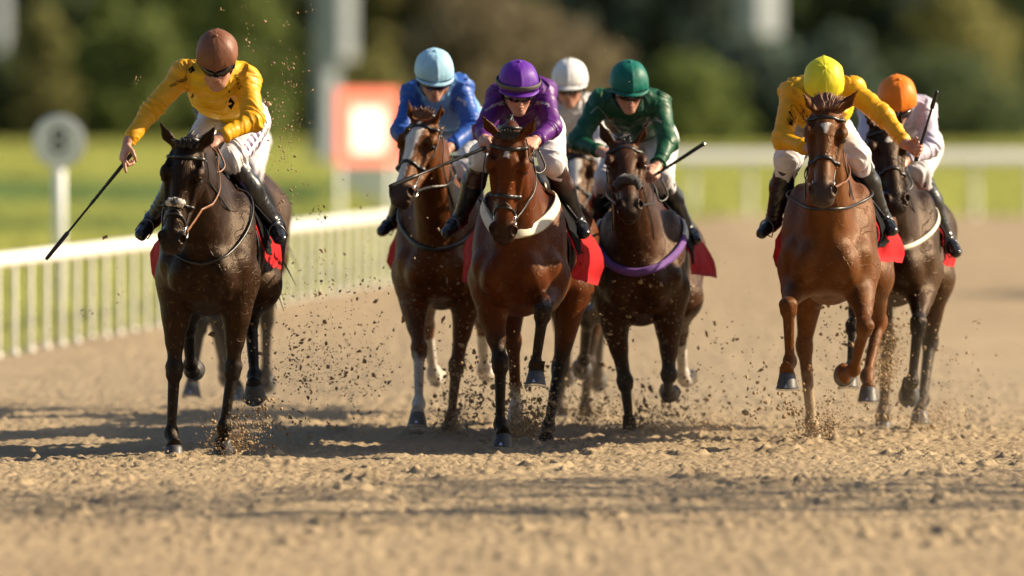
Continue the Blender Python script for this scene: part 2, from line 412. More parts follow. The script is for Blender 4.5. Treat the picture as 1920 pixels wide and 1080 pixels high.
    BE(Hd(.60, 0, -.071), (.06, .06, .0035), (a, b, c), k=.008, op='s')
    BN = B.copy()
    # ears
    for s, e in zip((-1, 1), H.get('ears', (None, None))):
        eb = Hd(.008, s*.060, .0)
        tip = chain(eb, *e, .155, H.get('es', '-')) if e else eb-a*.14+b*s*.05
        d = nrm(tip-eb); tip = eb+d*min(.165, np.linalg.norm(tip-eb)); en = nrm(c*.75+b*s*H.get('eopen', .55)); L_e = np.linalg.norm(tip-eb); en = nrm(en-d*(en@d)); m1 = eb+d*.055+b*s*.012
        B.rc(eb, m1, .027, .031, k=.025, fl=(en, .65)); B.rc(m1, tip, .031, .003, k=.012, fl=(en, .55))
        B.rc(eb+d*.028+en*.034, eb+d*.12+en*.018, .022, .007, k=.010, op='s')
    # legs
    Ls = H['legs']; pts = {}; cols = []
    for nm, s in (('LF', -1), ('RF', 1)):
        sp = Ls[nm]; E = P(-.06, s*.165, .90); kn, ft, co = leg_chain(fr, E, sp, True, (.42, .31, .105)); pts[nm] = (E, kn, ft, co)
        ax = nrm(kn-E); tk = nrm(ft-kn); bk = nrm(-Fv-tk*(-Fv@tk)); lat = nrm(np.cross(tk, bk))
        B.rc(P(-.10, s*.175, .98), E+ax*.14, .105, .072, k=.07)
        B.rc(E+ax*.02+R*s*.018, E+ax*.27+R*s*.006, .06, .036, k=.04); B.rc(E-R*s*.03, E+ax*.25, .055, .036, k=.03)
        B.rc(E+ax*.12, kn, .056, .036, k=.045); B.rc(E+ax*.05+Fv*.045, E+ax*.25+Fv*.02, .048, .022, k=.03); B.rc(E+ax*.08+R*s*.05, E+ax*.30+R*s*.022, .028, .014, k=.02)
        B.el(kn+tk*-.012, (.050, .042, .040), (lat, bk, tk), k=.022); B.el(kn+tk*.030, (.045, .038, .030), (lat, bk, tk), k=.014); B.el(kn-bk*.034+tk*.004, (.026, .014, .042), (lat, bk, tk), k=.014); B.el(kn+bk*.042, (.022, .02, .03), (lat, bk, tk), k=.02)
        B.rc(kn, ft, .034, .0245, k=.025); B.rc(kn+bk*.03+tk*.03, ft+bk*.022, .014, .015, k=.018)
        B.el(ft+bk*.008, (.036, .042, .042), (lat, bk, tk), k=.025); B.rc(ft, co, .030, .033, k=.025); B.el(co, (.043, .043, .02), (lat, bk, nrm(co-ft)), k=.02)
    for nm, s in (('LH', -1), ('RH', 1)):
        sp = Ls[nm]; St = P(-1.16, s*.175, .90); kn, ft, co = leg_chain(fr, St, sp, False, (.45, .40, .105)); pts[nm] = (St, kn, ft, co)
        ax = nrm(kn-St); tk = nrm(ft-kn); bk = nrm(-Fv-tk*(-Fv@tk)); lat = nrm(np.cross(tk, bk))
        B.rc(St, kn, .115, .042, k=.08, fl=(R, .85)); B.rc(P(-1.5, s*.15, .95), kn+bk*.03-tk*.05, .09, .022, k=.06, fl=(R, .7))
        B.el(kn, (.042, .055, .065), (lat, bk, tk), k=.03); B.rc(kn+bk*.05-tk*.05, kn+bk*.035+tk*.05, .02, .016, k=.02)
        B.rc(kn, ft, .038, .027, k=.03); B.rc(kn+bk*.03, ft+bk*.022, .016, .015, k=.018)
        B.el(ft+bk*.008, (.038, .044, .044), (lat, bk, tk), k=.025); B.rc(ft, co, .031, .034, k=.025); B.el(co, (.043, .043, .02), (lat, bk, nrm(co-ft)), k=.02)
    v, f = B.mesh(h)
    # ---- coat colour: the horse's own markings
    K = H['coat']; n = len(v); main = np.array(K['main'])*K.get('k', .62)*.74
    big = fbm(v*5, 3, 3)[:, None]; col = main[None, :]*(0.8+.4*big)
    lf, lr, lu = ((v-fr.C)@Fv, (v-fr.C)@R, v[:, 2]-fr.C[2]+1.08)
    if 'belly' in K: col = col+(np.array(K['belly'])*.45-col)*(sstep(.05, .25, np.abs(lr))*sstep(1.35, 1.0, lu))[:, None]*.9
    hx, hy_, hz = (v-pol)@a, (v-pol)@b/HW, (v-pol)@c
    hm = sstep(-.26, -.2, hz)*sstep(.62, .5, hx*0)*(hx > -.2)*(hx < .7)*(np.abs(hy_) < .13)*(hz < .12)
    dk = np.array(K.get('dark', (.014, .011, .010))); wh = np.array((.62, .58, .54))
    mz = sstep(.42, .53, hx)*hm; col = col+(np.array(K.get('muz', dk))-col)*(mz*.85)[:, None]
    for nm in pts:
        E, kn, ft, co = pts[nm]; kind = Ls[nm].get('col', 'dark')
        best = np.full(n, 9.); tt = np.zeros(n)
        for i, (p, q) in enumerate(((E, kn), (kn, ft), (ft, co+(co-ft)))):
            ba = q-p; t = np.clip(((v-p)@ba)/(ba@ba), 0, 1); d = np.linalg.norm(v-p-t[:, None]*ba, axis=1)
            m = d < best; best = np.where(m, d, best); tt = np.where(m, i+t, tt)
        near = sstep(.16, .09, best); wob = (fbm(v*18, 5, 2)-.5)*.35
        if kind == 'dark': mk = sstep(.5, .95, tt+wob)*near; col = col+(dk-col)*mk[:, None]
        if kind == 'sock':
            st = Ls[nm].get('st', 1.25); mk = sstep(st-.05, st+.05, tt+wob*.6)*near; col = col+(wh*(.82+.3*fbm(v*40, 8, 2)[:, None])-col)*mk[:, None]
        if kind == 'pale': mk = sstep(1.3, 1.75, tt+wob)*near; col = col+(np.array((.42, .33, .22))-col)*mk[:, None]
    for (x0, x1, w0, w1, y0, y1) in H.get('white', ()):
        t = np.clip((hx-x0)/(x1-x0), 0, 1); wob = (fbm(v*22, 9, 3)-.5)*.035
        mk = sstep(.006, -.004, np.abs(hy_-(y0+(y1-y0)*t))+wob-(w0+(w1-w0)*t))*(hx > x0+wob)*(hx < x1+wob)*(hz > -.03)*hm
        col = col+(wh-col)*mk[:, None]
    for s in (-1, 1):
        nd = np.sqrt(((hx-.540)/.028)**2+((hy_-s*.060)/.016)**2+((hz-.016)/.021)**2); col = col+(A(.006, .004, .004)-col)*(sstep(1.25, .8, nd)*hm)[:, None]
    iner = sstep(.02, -.02, hx)*hm*sstep(-.04, .02, hz); col = col*(1-.35*iner[:, None])
    sp_ = fbm(v*70, 21, 2)[:, None]                      # dried splashes of sand
    mud = sstep(.735, .78, sp_)*sstep(1.5, .9, lu)[:, None]*H.get('mud', .3); col = col+(np.array((.25, .19, .12))-col)*mud
    nv = vnormals(v, f)
    v = v+nv*((fbm(v*A(16, 16, 11), 31, 3)-.5)*.006*sstep(1.6, 1.2, lu)*(1-hm)*sstep(.6, .75, lu))[:, None]
    # the coat lies over all parts of the body, so it is one mesh
    obj('body', (v, f), M['coat'], root, cols=np.clip(col, 0, 1))
    for s in (-1, 1):
        eb = MB(); cc = Hd(.205, s*.083, .000); eb.lathe(cc, b*s, [(.001, -.02), (.014, -.016), (.0205, -.004), (.0205, .004), (.014, .016), (.001, .0215)], 16); eb.obj('eye', M['eye'], root)
    for nm in pts:
        E, kn, ft, co = pts[nm]; ph = rad(Ls[nm].get('p', 0)); sw = Ls[nm].get('sw', 0)
        t = Fv*cos(ph)-U*sin(ph)+R*sw; hh = -U*cos(ph)-Fv*sin(ph)
        hoof(root, co, hh, t, 1.0, Ls[nm].get('hm', 'hoof'))
    # mane, forelock, tail
    hm_ = M[H.get('hair', 'hair')]; mb = MB()
    def lock(p, d, L, wv=.015, rr=.005):
        q = [p]; d = nrm(d)
        for i in range(5): q.append(q[-1]+d*L/5+RNG.normal(0, wv*L, 3)); d = nrm(d+A(0, 0, -.16))
        mb.tube(q, [rr, rr*1.1, rr, rr*.8, rr*.5, rr*.15], 5)
    for i in range(46):
        t = RNG.random(); p = cr+(wd-cr)*t; p = p+A(0, 0, .05*sin(pi*t)); sd_ = RNG.choice((-1, 1))
        pr = ray_to(B, (p-A(0, 0, .02))[None, :], nrm(U+R*.1*sd_)[None, :], .25, -.008)[0]
        lock(pr, U*.9-Fv*.9+R*sd_*RNG.normal(0, .4), .05+.05*RNG.random(), .03, .008)
    mb.obj('mane', hm_, root); mb = MB()
    for i in range(3*H.get('nfl', 30)):
        p = Hd(.01+.03*RNG.random(), RNG.normal(0, .018), .048); fd = H.get('fld', (-.7, .5))
        lock(p, a*fd[0]+c*fd[1]+b*(RNG.normal(0, .16)+((p-pol)@b)*12), H.get('fll', .05)*(0.75+.4*RNG.random()), .016, .007)
    mb.obj('forelock', hm_, root); mb = MB()
    tb = P(-1.72, 0, 1.33); tl = H.get('tail', (0, -.5, -1.0))
    for i in range(70):
        q = [tb+RNG.normal(0, .015, 3)]; L = .75+.25*RNG.random(); d = nrm(-Fv*.9+A(0, 0, .1)+RNG.normal(0, .08, 3)); e = nrm(R*tl[0]-Fv*-tl[1]+U*tl[2]+RNG.normal(0, .14, 3))
        for j in range(7): q.append(q[-1]+d*L/7+RNG.normal(0, .006, 3)); d = nrm(d*.62+e*.38)
        mb.tube(q, [.014, .016, .016, .014, .011, .008, .005, .001], 5)
    mb.obj('tail', hm_, root)
    # ---- bridle: straps laid on the surface of the head
    br = H.get('bridle', 'leather'); mb = MB()
    def on(ax_a, ang, off=.003, ac=-.04, lean=0):
        o = np.array([Hd(x+lean*(z_ := cos(g))*0, 0, ac) for x, g in zip(ax_a, ang)]); d = np.array([b*sin(g)+c*cos(g) for g in ang])
        return ray_to(B, o, d, .22, off), d
    def strap(aa, ang, wd_=.018, off=.003, ac=-.04, th=.005, mb_=None):
        p, d = on(aa, ang, off, ac); (mb_ or mb).ribbon(list(p), list(d), wd_, th)
        return p
    g = np.linspace(rad(-112), rad(112), 25)
    strap(.075+.012*np.cos(g*1.2), g, .021)                                     # browband
    nbp = strap(.345+.0*g, g, H.get('nbw', .024), ac=-.045, th=.007)            # noseband
    if H.get('flash'):
        strap(.42-.055*np.cos(g)+.04, g*.95, .014, ac=-.045)
        strap(.375+.06*np.abs(np.sin(g)), g*.8, .012, ac=-.045)
    for s in (-1, 1):
        t = np.linspace(0, 1, 14)
        strap(.04+.43*t, s*rad(1)*(88+14*np.sin(t*pi)-6*t), .014, ac=-.045)         # cheekpiece
        t2 = np.linspace(0, 1, 12); strap(.03+.12*t2, s*rad(1)*(80+95*t2), .012, off=.006, ac=-.06)   # throat lash
    gg = np.linspace(rad(-95), rad(95), 21); oo = np.array([Hd(-.03, 0, -.06)]*21); dd_ = np.array([b*sin(x)+c*cos(x) for x in gg]); mb.ribbon(list(ray_to(BN, oo, dd_, .22, .004)), list(dd_), .022, .005)                                         # headpiece
    bl = mb.obj('bridle', M[br], root)
    bits = []
    for s in (-1, 1):
        q, d = on(np.array([.475]), np.array([s*rad(100)]), .006, -.05); q = q[0]; bits.append(q); rg = MB()
        rg.tube([q+a*.033*cos(x)+c*.033*sin(x)+b*s*.004 for x in np.linspace(0, 2*pi, 19)], .005, 8, cap=False); rg.obj('bit_ring', M['steel'], bl)
    t = np.linspace(rad(-60), rad(60), 9)
    if H.get('nose_fleece'):
        q = MB(); pp, dd = on(np.full(15, H['nose_fleece'][0]), np.linspace(-1.25, 1.25, 15)*H['nose_fleece'][2], .008, -.045)
        q.tube(list(pp), [H['nose_fleece'][1]*x for x in (.6, .85, .95, 1, 1, 1, 1, 1, 1, 1, 1, 1, .95, .85, .6)], 14)
        q2 = np.array(q.v); q2 = q2+RNG.normal(0, .0035, q2.shape); q.v = [tuple(x) for x in q2]
        fo = q.obj('noseband_fleece', M[H['nose_fleece'][3]], bl)
        if H['nose_fleece'][3] == 'fleece':
            q = MB(); q.tube(list(pp[4:11]+dd[4:11]*.004), [H['nose_fleece'][1]*x for x in (.6, .95, 1.05, 1.05, 1.05, .95, .6)], 12); q2 = np.array(q.v); q.v = [tuple(x) for x in q2+RNG.normal(0, .003, q2.shape)]; q.obj('dark_patch', M['dfleece'], fo)
    # ---- girth strap or neck strap across the chest
    def across(u0, rise, wd_, off, ext=100, cf=-.30, pw=1.6):
        g = np.linspace(rad(-ext), rad(ext), 41); uu = u0+rise*np.abs(np.sin(g))**pw
        o = np.array([P(cf, 0, x) for x in uu]); d = np.array([Fv*cos(x)+R*sin(x) for x in g])
        return ray_to(B0, o, d, .75, off), d
    B0 = T.copy(); B0.p += [q for q in B.p[len(T.p):len(T.p)+6]]
    if 'strap' in H:
        for (nm, u0, rise, wd_, th, mk, off) in H['strap']:
            q = MB(); pp, dd = across(u0, rise, wd_, off); q.ribbon(list(pp), list(dd), wd_, th); so = q.obj(nm, M[mk], root)
            if nm == 'breast_girth' and H.get('girth_ends'):
                for sl in (slice(5, 11), slice(30, 36)):
                    q = MB(); q.ribbon(list(pp[sl]+dd[sl]*.006), list(dd[sl]), wd_*1.08, th, False); q.obj('girth_end', M['cream'], so)
    # ---- saddle cloth, number cloth and saddle
    def drape(f0, f1, v0, v1, off, flare, wav, sd, nu=26, nv_=30, fl0=.5):
        ff = np.linspace(f0, f1, nu); vv = np.linspace(v0, v1, nv_); X, Y = np.meshgrid(ff, vv, indexing='ij')
        ang = Y.ravel(); o = np.array([P(x, 0, 1.12) for x in X.ravel()]); d = np.array([R*sin(x)+U*cos(x) for x in ang])
        q = ray_to(T, o, d, .6, off); s_ = np.abs(ang)
        low = sstep(fl0, 1.9, s_); nz = fbm(np.stack([X.ravel()*4.5, ang*2.2, ang*0+sd], 1), sd, 3)-.5+.25*(np.abs(fbm(np.stack([X.ravel()*11, ang*3.2, ang*0+sd], 1), sd+5, 2)*2-1)-.3)
        q = q+d*(low*(np.where(ang > 0, flare[1], flare[0]))*(.15+.95*((f0-X.ravel())/(f0-f1))**1.2))[:, None]+np.outer(low*nz*wav, R)*np.sign(ang)[:, None]+np.outer(low*(fbm(np.stack([X.ravel()*7, ang*1.5, ang*0+sd+9], 1), sd+3, 2)-.5)*wav*.35, U)
        q = q-np.outer(low*H.get('blow', .1), Fv)
        inn = q-d*.004; Fq = []
        N1 = nu*nv_
        for i in range(nu-1):
            for j in range(nv_-1):
                x = i*nv_+j; Fq.append((x, x+1, x+nv_+1, x+nv_)); Fq.append((N1+x, N1+x+nv_, N1+x+nv_+1, N1+x+1))
        rim = [i*nv_ for i in range(nu)]+[(nu-1)*nv_+j for j in range(1, nv_)]+[i*nv_+nv_-1 for i in range(nu-2, -1, -1)]+[j for j in range(nv_-2, 0, -1)]
        for x, y in zip(rim, rim[1:]+rim[:1]): Fq.append((x, N1+x, N1+y, y))
        return np.concatenate([q, inn]), Fq
    sc = H.get('cloth', {}); e = sc.get('e', (1.75, 1.75))
    o_ = obj('saddle_cloth', drape(-.42, -.84, -e[0], e[1], .016, sc.get('fl', (.10, .12)), sc.get('w', .12), int(D0*7) % 50), M['red'], root)
    obj('number_cloth', drape(-.37, -.55, -1.32, 1.32, .011, (.0, .0), .0, 3, 8, 26), M[sc.get('under', 'blue')], root)
    obj('saddle_pad', drape(-.44, -.80, -e[0]*.88, e[1]*.88, .034, tuple(x*.45 for x in sc.get('fl', (.10, .12))), sc.get('w', .12)*.8, int(D0*7) % 50), M['black'], root)
    q = MB(); pp = [P(-.5-.42*i/8, 0, 1.515-.05*sin(pi*i/8)+.03*(i/8)**2) for i in range(9)]
    q.tube(pp, [.05, .075, .085, .085, .09, .10, .105, .09, .05], 14); q.obj('saddle', M['leather'], root)
    q = MB(); g = np.linspace(0, 2*pi, 40, endpoint=False); o = np.array([P(-.50, 0, 1.08)]*40); d = np.array([R*sin(x)+U*cos(x) for x in g])
    q.ribbon(list(ray_to(T, o, d, .6, .004)), list(d), .09, .006, True); q.obj('girth', M['leather'], root)
    return dict(root=root, fr=fr, Hd=Hd, abc=(a, b, c), bits=bits, bridle=bl, B=B, H=H, pol=pol, withers=wd, pts=pts, T=T)
def push(B, pts, d, off=.012):
    p = np.array(pts)
    for i in range(12): e = B.ev(p); p = p+np.outer(np.clip(off-e, 0, .05), d)
    return list(p)
def reins(h, hands, m='leather', sag=.06, r=.006):
    q = MB()
    for s, bt in zip((0, 1), h['bits']):
        hp = hands[s]; mid = (bt+hp)/2+A(0, 0, -sag); sd_ = nrm(h['fr'].R)*(-1 if s == 0 else 1)
        pts = spline([bt, (bt+mid)/2+sd_*.035, mid+sd_*.05, (mid+hp)/2+sd_*.03, hp], 6); pts = push(h['B'], pts, sd_); nn = [sd_]*len(pts)
        q.ribbon(pts, nn, .016, .005)
    hp = hands[1]; lo = hp+h['fr'].R*.05+A(0, -.02, -.13)
    q.tube(spline([hands[0], hp+A(0, 0, -.02), lo, lo+A(.05, .06, .03), hp+A(.06, .03, 0)], 6), r, 6)
    q.obj('reins', M[m], h['root'])
# ------------------------------------------------------------------ jockeys
def folds(v, f, segs, amp, seed=0):
    """cloth folds: ridges that run round the limb and gather at its joints"""
    n = len(v); best = np.full(n, 9.); q = np.zeros((n, 3)); wt = np.zeros(n)
    for (a, b, r) in segs:
        ba = b-a; L = np.linalg.norm(ba); ax = ba/L; t = np.clip(((v-a)@ax)/L, 0, 1); d = np.linalg.norm(v-a-np.outer(t*L, ax), axis=1)/r
        u = nrm(np.cross(ax, A(.3, .2, .9))); w_ = np.cross(ax, u); m = d < best
        s = (v-a)@ax; x = (v-a)@u; y = (v-a)@w_
        qq = np.stack([s*26+x*10+(vn(v*9, seed)-.5)*3, x*7, y*7], 1); q[m] = qq[m]
        wt[m] = (.35+.65*np.maximum(sstep(.45, .05, t), sstep(.6, .98, t)))[m]; best = np.where(m, d, best)
    wt = wt*(.35+1.1*fbm(v*11, seed+6, 2)); r = 1-np.abs(vn(q, seed+2)*2-1); r2 = 1-np.abs(vn(q*1.9+7, seed+4)*2-1)
    return v+vnormals(v, f)*((r**2*1.0+.45*r2**2-.55)*amp*wt)[:, None]
def hand(B, W, d, nrmal, curl, side, spread=0.0, L=1.0, index=None):
    """palm, four fingers of three bones and a thumb; nrmal points out of the palm, curl in degrees per joint"""
    d = nrm(d); n = nrm(nrmal-d*(nrmal@d)); l = nrm(np.cross(n, d))*side
    B.rc(W-d*.03, W+d*.02, .029, .026, k=.02, fl=(n, .8))
    B.el(W+d*.05, (.045, .041, .0165), (d, l, n), k=.015)
    for i in range(4):
        b = W+d*(.088-.004*abs(i-1))+l*(.028-.0185*i); g = d+l*(.02-.012*i)*spread*8; cu = curl
        if i == 0 and index is not None: cu = index
        ln = (.040, .044, .041, .033)[i]*L; rr = (.0098, .0100, .0096, .0086)[i]; p = b; ang = 0
        B.rc(b-d*.03, b, .0115, rr, k=.008)
        for j, c in enumerate(cu):
            ang += rad(c); e = nrm(g)*cos(ang)+n*sin(ang); q = p+e*ln*(1, .68, .52)[j]
            B.rc(p, q, rr*(1, .93, .85)[j], rr*(.93, .86, .72)[j], k=.004); p = q
    p = W+d*.022+l*.030; e = nrm(d*.6+l*.62+n*.45); q = p+e*.042; B.rc(p, q, .0145, .0115, k=.012)
    e = nrm(d*.75+l*.0+n*.65); q2 = q+e*.032; B.rc(q, q2, .0112, .0098, k=.005); B.rc(q2, q2+nrm(d*.6-l*.35+n*.7)*.026, .0096, .0075, k=.005)
    return W+d*.088+n*.022
def make_jockey(J, h):
    fr = h['fr']; D0 = h['H']['D']; vx = J.get('vox', .005); R, Fv, U = fr.R, fr.F, fr.U
    pt = lambda k: at(J[k][0], J[k][1], D0+J[k][2])
    SL, SR, PV, HC = pt('sl'), pt('sr'), pt('pelvis'), pt('head')
    lat = nrm(SR-SL); N = (SL+SR)/2; hipl = nrm(lat*.4+R)
    sp = nrm(N-PV); dor = nrm(np.cross(lat, sp)); dor = dor if dor[2] > 0 else -dor
    root = empty('person', (PV[0], PV[1], PV[2]), J['label'], 'jockey', 'jockeys riding the racehorses')
    hy, hp = rad(J.get('yaw', 0)), rad(J['pitch'])
    ff = A(-sin(hy)*cos(hp), -cos(hy)*cos(hp), -sin(hp)); bb = A(cos(hy), -sin(hy), J.get('roll', 0)); bb = nrm(bb-ff*(bb@ff)); uu = np.cross(bb, ff); uu = uu if uu[2] > 0 else -uu
    Hp = lambda x, y, z: HC+bb*x+ff*y+uu*z
    B = Field(); cl = Field(); br = Field(); segS, segB = [], []
    nk = Hp(0, -.055, -.07); NB = N+dor*.02
    # head
    B.el(HC, (.073, .093, .10), (bb, ff, uu)); B.el(Hp(0, .035, -.05), (.060, .055, .065), (bb, ff, uu), k=.03)
    B.rc(Hp(0, .055, -.085), Hp(0, .072, -.118), .038, .022, k=.03); B.el(Hp(0, .078, -.122), (.022, .016, .014), (bb, ff, uu), k=.015)
    for s in (-1, 1):
        B.rc(Hp(s*.052, -.005, -.075), Hp(s*.018, .07, -.118), .020, .016, k=.02)
        B.el(Hp(s*.040, .066, -.045), (.022, .022, .020), (bb, ff, uu), k=.015)
        B.el(Hp(s*.030, .096, -.018), (.019, .014, .012), (bb, ff, uu), k=.012, op='s')
        B.el(Hp(s*.030, .080, -.018), (.012, .010, .010), (bb, ff, uu), k=.004)
        B.rc(Hp(s*.012, .093, .002), Hp(s*.045, .084, .003), .009, .008, k=.01)
        B.el(Hp(s*.074, -.008, -.028), (.010, .020, .030), (bb, ff, uu), k=.008)
        B.el(Hp(s*.012, .104, -.056), (.009, .010, .008), (bb, ff, uu), k=.006)
    B.rc(Hp(0, .092, -.008), Hp(0, .114, -.053), .010, .0125, k=.012)
    B.el(Hp(0, .094, -.080), (.024, .012, .007), (bb, ff, uu), k=.006); B.el(Hp(0, .092, -.094), (.020, .012, .008), (bb, ff, uu), k=.006)
    B.el(Hp(0, .106, -.0868), (.03, .012, .0022), (bb, ff, uu), k=.003, op='s')
    B.rc(nk, NB, .056, .062, k=.03)
    # torso under the silks
    ch = N+(PV-N)*.34-dor*.02; wa = N+(PV-N)*.72+dor*.035
    for F_, g in ((B, -.014), (cl, 0.0)):
        F_.rc(N-dor*.03, ch, .098+g, .128+g, k=.08, fl=(lat, 1.32)); F_.rc(ch, wa, .128+g, .108+g, k=.06, fl=(lat, 1.22)); F_.rc(wa, PV, .108+g, .12+g, k=.05, fl=(hipl, 1.25))
        for s_ in (SL, SR): F_.rc(N+(s_-N)*.3+dor*.0, s_, .085+g, .067+g, k=.05)
        F_.el(N+dor*(.015+g*.3)-sp*.05, (.165+g, .11+g, .075+g), (lat, sp, dor), k=.06); F_.rc(NB-dor*.01, N+(nk-N)*.25, .08+g, .068+g, k=.04)
    HD = {}
    for sd, Sx, s in (('l', SL, -1), ('r', SR, 1)):
        e, wv = J['e'+sd], J['w'+sd]
        E = chain(Sx, e[0], e[1], .285, e[2]); W = chain(E, wv[0], wv[1], .25, wv[2]); d = nrm(W-E)
        B.rc(Sx, E, .045, .036, k=.02); B.rc(E, W, .036, .024, k=.015)
        cl.rc(Sx, E, .066, .052, k=.035); cl.rc(E, E+d*.215, .052, .036, k=.03); segS += [(Sx, E, .06), (E, W-d*.02, .045)]
        HD[sd] = (E, W, d)
    segS += [(N, PV, .14)]
    # hands
    grip = {}
    for sd, s in (('l', -1), ('r', 1)):
        E, W, d = HD[sd]; hs = J.get('hand'+sd, {})
        dd = nrm(d*1.0+np.array(hs.get('d', (0, 0, 0)))); n = np.array(hs.get('n', (-.5*s, .35, -.75)))
        grip[sd] = hand(B, W+d*.012, dd, n, hs.get('curl', (62, 88, 55)), hs.get('side', s), hs.get('spread', .3), 1.0, hs.get('index'))
    # legs
    ft = {}
    HPc = PV-sp*.02
    for F_, g in ((B, -.016), (br, .0)):
        F_.rc(wa+(PV-wa)*.7, PV, .112+g, .128+g, k=.05, fl=(hipl, 1.28)); F_.el(PV-sp*.05-Fv*.03, (.152+g, .118+g, .118+g), (hipl, sp, dor), k=.06)
    bts = {}
    for sd, s in (('l', -1), ('r', 1)):
        HPj = HPc+hipl*s*.105-dor*.05; kn = J['k'+sd]; an = J['a'+sd]
        K = chain(HPj, kn[0], kn[1], .41, kn[2]); AN = chain(K, an[0], an[1], .41, an[2]); sh = nrm(AN-K)
        to = nrm(Fv*1.0+R*s*J.get('out', .35)+U*an[3] if len(an) > 3 else Fv+R*s*.35-U*.25); TO = AN+sh*.065+to*.15
        B.rc(HPj, K, .075, .05, k=.04); B.rc(K, AN, .046, .024, k=.02); B.rc(AN+sh*.03, AN+sh*.055+to*.06, .022, .016, k=.02)
        br.rc(HPj, K, .094, .062, k=.05); br.rc(HPj+(K-HPj)*.35+Fv*.01, K, .082, .062, k=.04); br.rc(K, K+sh*.09, .066, .058, k=.02); segB += [(HPj, K, .09)]
        bt = bts[sd] = Field(); bt.rc(K+sh*.07, K+sh*.2, .060, .063, k=.02); bt.rc(K+sh*.2, AN, .063, .044, k=.03); bt.el(AN+sh*.05-to*.02, (.048, .042, .05), (to, np.cross(to, sh), sh), k=.03)
        bt.rc(AN+sh*.045, TO, .040, .034, k=.025, fl=(sh, .85)); bt.rc(AN+sh*.085-to*.035, AN+sh*.09-to*.01, .028, .028, k=.01)
        ft[sd] = (K, AN, TO, sh, to)
    v, f = B.mesh(J.get('bvox', vx*.8))
    skin = np.array(J.get('skin', (.50, .26, .18))); col = np.repeat(skin[None, :], len(v), 0)*(.85+.3*fbm(v*25, 3, 2)[:, None])
    x, y, z = (v-HC)@bb, (v-HC)@ff, (v-HC)@uu
    face = (y > .02)*(z > -.16)*(z < .1)
    lip = np.exp(-((z+.087)/.010)**2-(x/.022)**2)*(y > .07)*face; col = col+(np.array((.42, .13, .11))-col)*(.6*lip)[:, None]
    bw = np.exp(-((z-.006)/.006)**2)*(np.abs(x) > .012)*(np.abs(x) < .05)*face; col = col*(1-.7*bw)[:, None]
    hr = sstep(.0, -.02, y)*sstep(-.075, -.05, z)*(np.linalg.norm(v-HC, axis=1) < .14); col = col+(np.array((.05, .03, .02))-col)*hr[:, None]
    rosy = np.exp(-((np.abs(x)-.042)/.02)**2-((z+.045)/.025)**2)*face; col = col*(1+rosy[:, None]*A(.05, -.22, -.2))
    obj('body', (v, f), M['skin'], root, cols=np.clip(col, 0, 1))
    # silks
    cut = []
    v, f = cl.mesh(vx); v = folds(v, f, segS, .017, J.get('seed', 1)); n = len(v)
    bc, sc = np.array(J['silk']), np.array(J.get('sleeve', J['silk'])); dS = np.full(n, 9.); tt = np.zeros(n)
    for (a, b, r) in segS[:4]:
        ba = b-a; t = np.clip((v-a)@ba/(ba@ba), 0, 1); d = np.linalg.norm(v-a-t[:, None]*ba, axis=1); m = d < dS; dS = np.where(m, d, dS); tt = np.where(m, t, tt)
    m = sstep(.10, .085, dS)[:, None]; col = bc+(sc-bc)*m
    if 'pattern' in J: col = J['pattern'](v, col, dict(N=N, PV=PV, lat=lat, sp=sp, dor=dor, segS=segS, R=R))
    so = obj('silks', (v, f), J['mat'], root, cols=col)
    # lettering and badges lie on the cloth
    if J.get('marks'):
        from mathutils.bvhtree import BVHTree
        T = BVHTree.FromPolygons([tuple(p) for p in v], [tuple(q) for q in f.tolist()])
        for mk in J['marks']: mark(T, mk, so)
    # breeches
    v, f = br.mesh(vx); v = folds(v, f, segB, .014, 5+J.get('seed', 1)); col = np.repeat(np.array(J.get('breech', (.64, .63, .65)))[None, :], len(v), 0)
    if J.get('bands'):
        K = ft['r'][0]; HPj = HPc+hipl*.105-dor*.05; ax = nrm(K-HPj); s_ = (v-HPj)@ax; side = (v-HPj-np.outer(s_, ax))@nrm(R*.8+U*.5+ (-Fv)*-.2)
        for sg, K2 in ((1, ft['r'][0]), (-1, ft['l'][0])):
            H2 = HPc+hipl*sg*.105-dor*.05; ax = nrm(K2-H2); s_ = (v-H2)@ax; rr = v-H2-np.outer(s_, ax); o_ = nrm(R*sg-ax*(ax@R)*sg); p_ = np.cross(ax, o_); ang = np.arctan2(rr@p_, rr@o_)
            bar = (np.abs(np.abs(ang-.1)-.46) < .30)*(np.sin(s_*118) > -.3)*(s_ > .02)*(s_ < .34)*((v-PV)@R*sg > .02); col = np.where((bar > 0)[:, None], np.array((.045, .018, .12)), col)
    obj('breeches', (v, f), M['white'], root, cols=col)
    for s_b, bt in bts.items():
      v, f = bt.mesh(vx); segs = [(ft[s][0]+ft[s][3]*.05, ft[s][1]+ft[s][3]*.04, .06) for s in 'lr']; v = folds(v, f, segs, .006, 3)
      col = np.repeat(A(.013, .013, .016)[None, :], len(v), 0)
      if 'boottop' in J:
        for s in 'lr':
            t = (v-ft[s][0])@ft[s][3]; d = np.linalg.norm(v-ft[s][0]-np.outer(t, ft[s][3]), axis=1); col = np.where(((t < .19)*(d < .13))[:, None], np.array(J['boottop']), col)
      obj('boot', (v, f), M['boot'], root, cols=col)
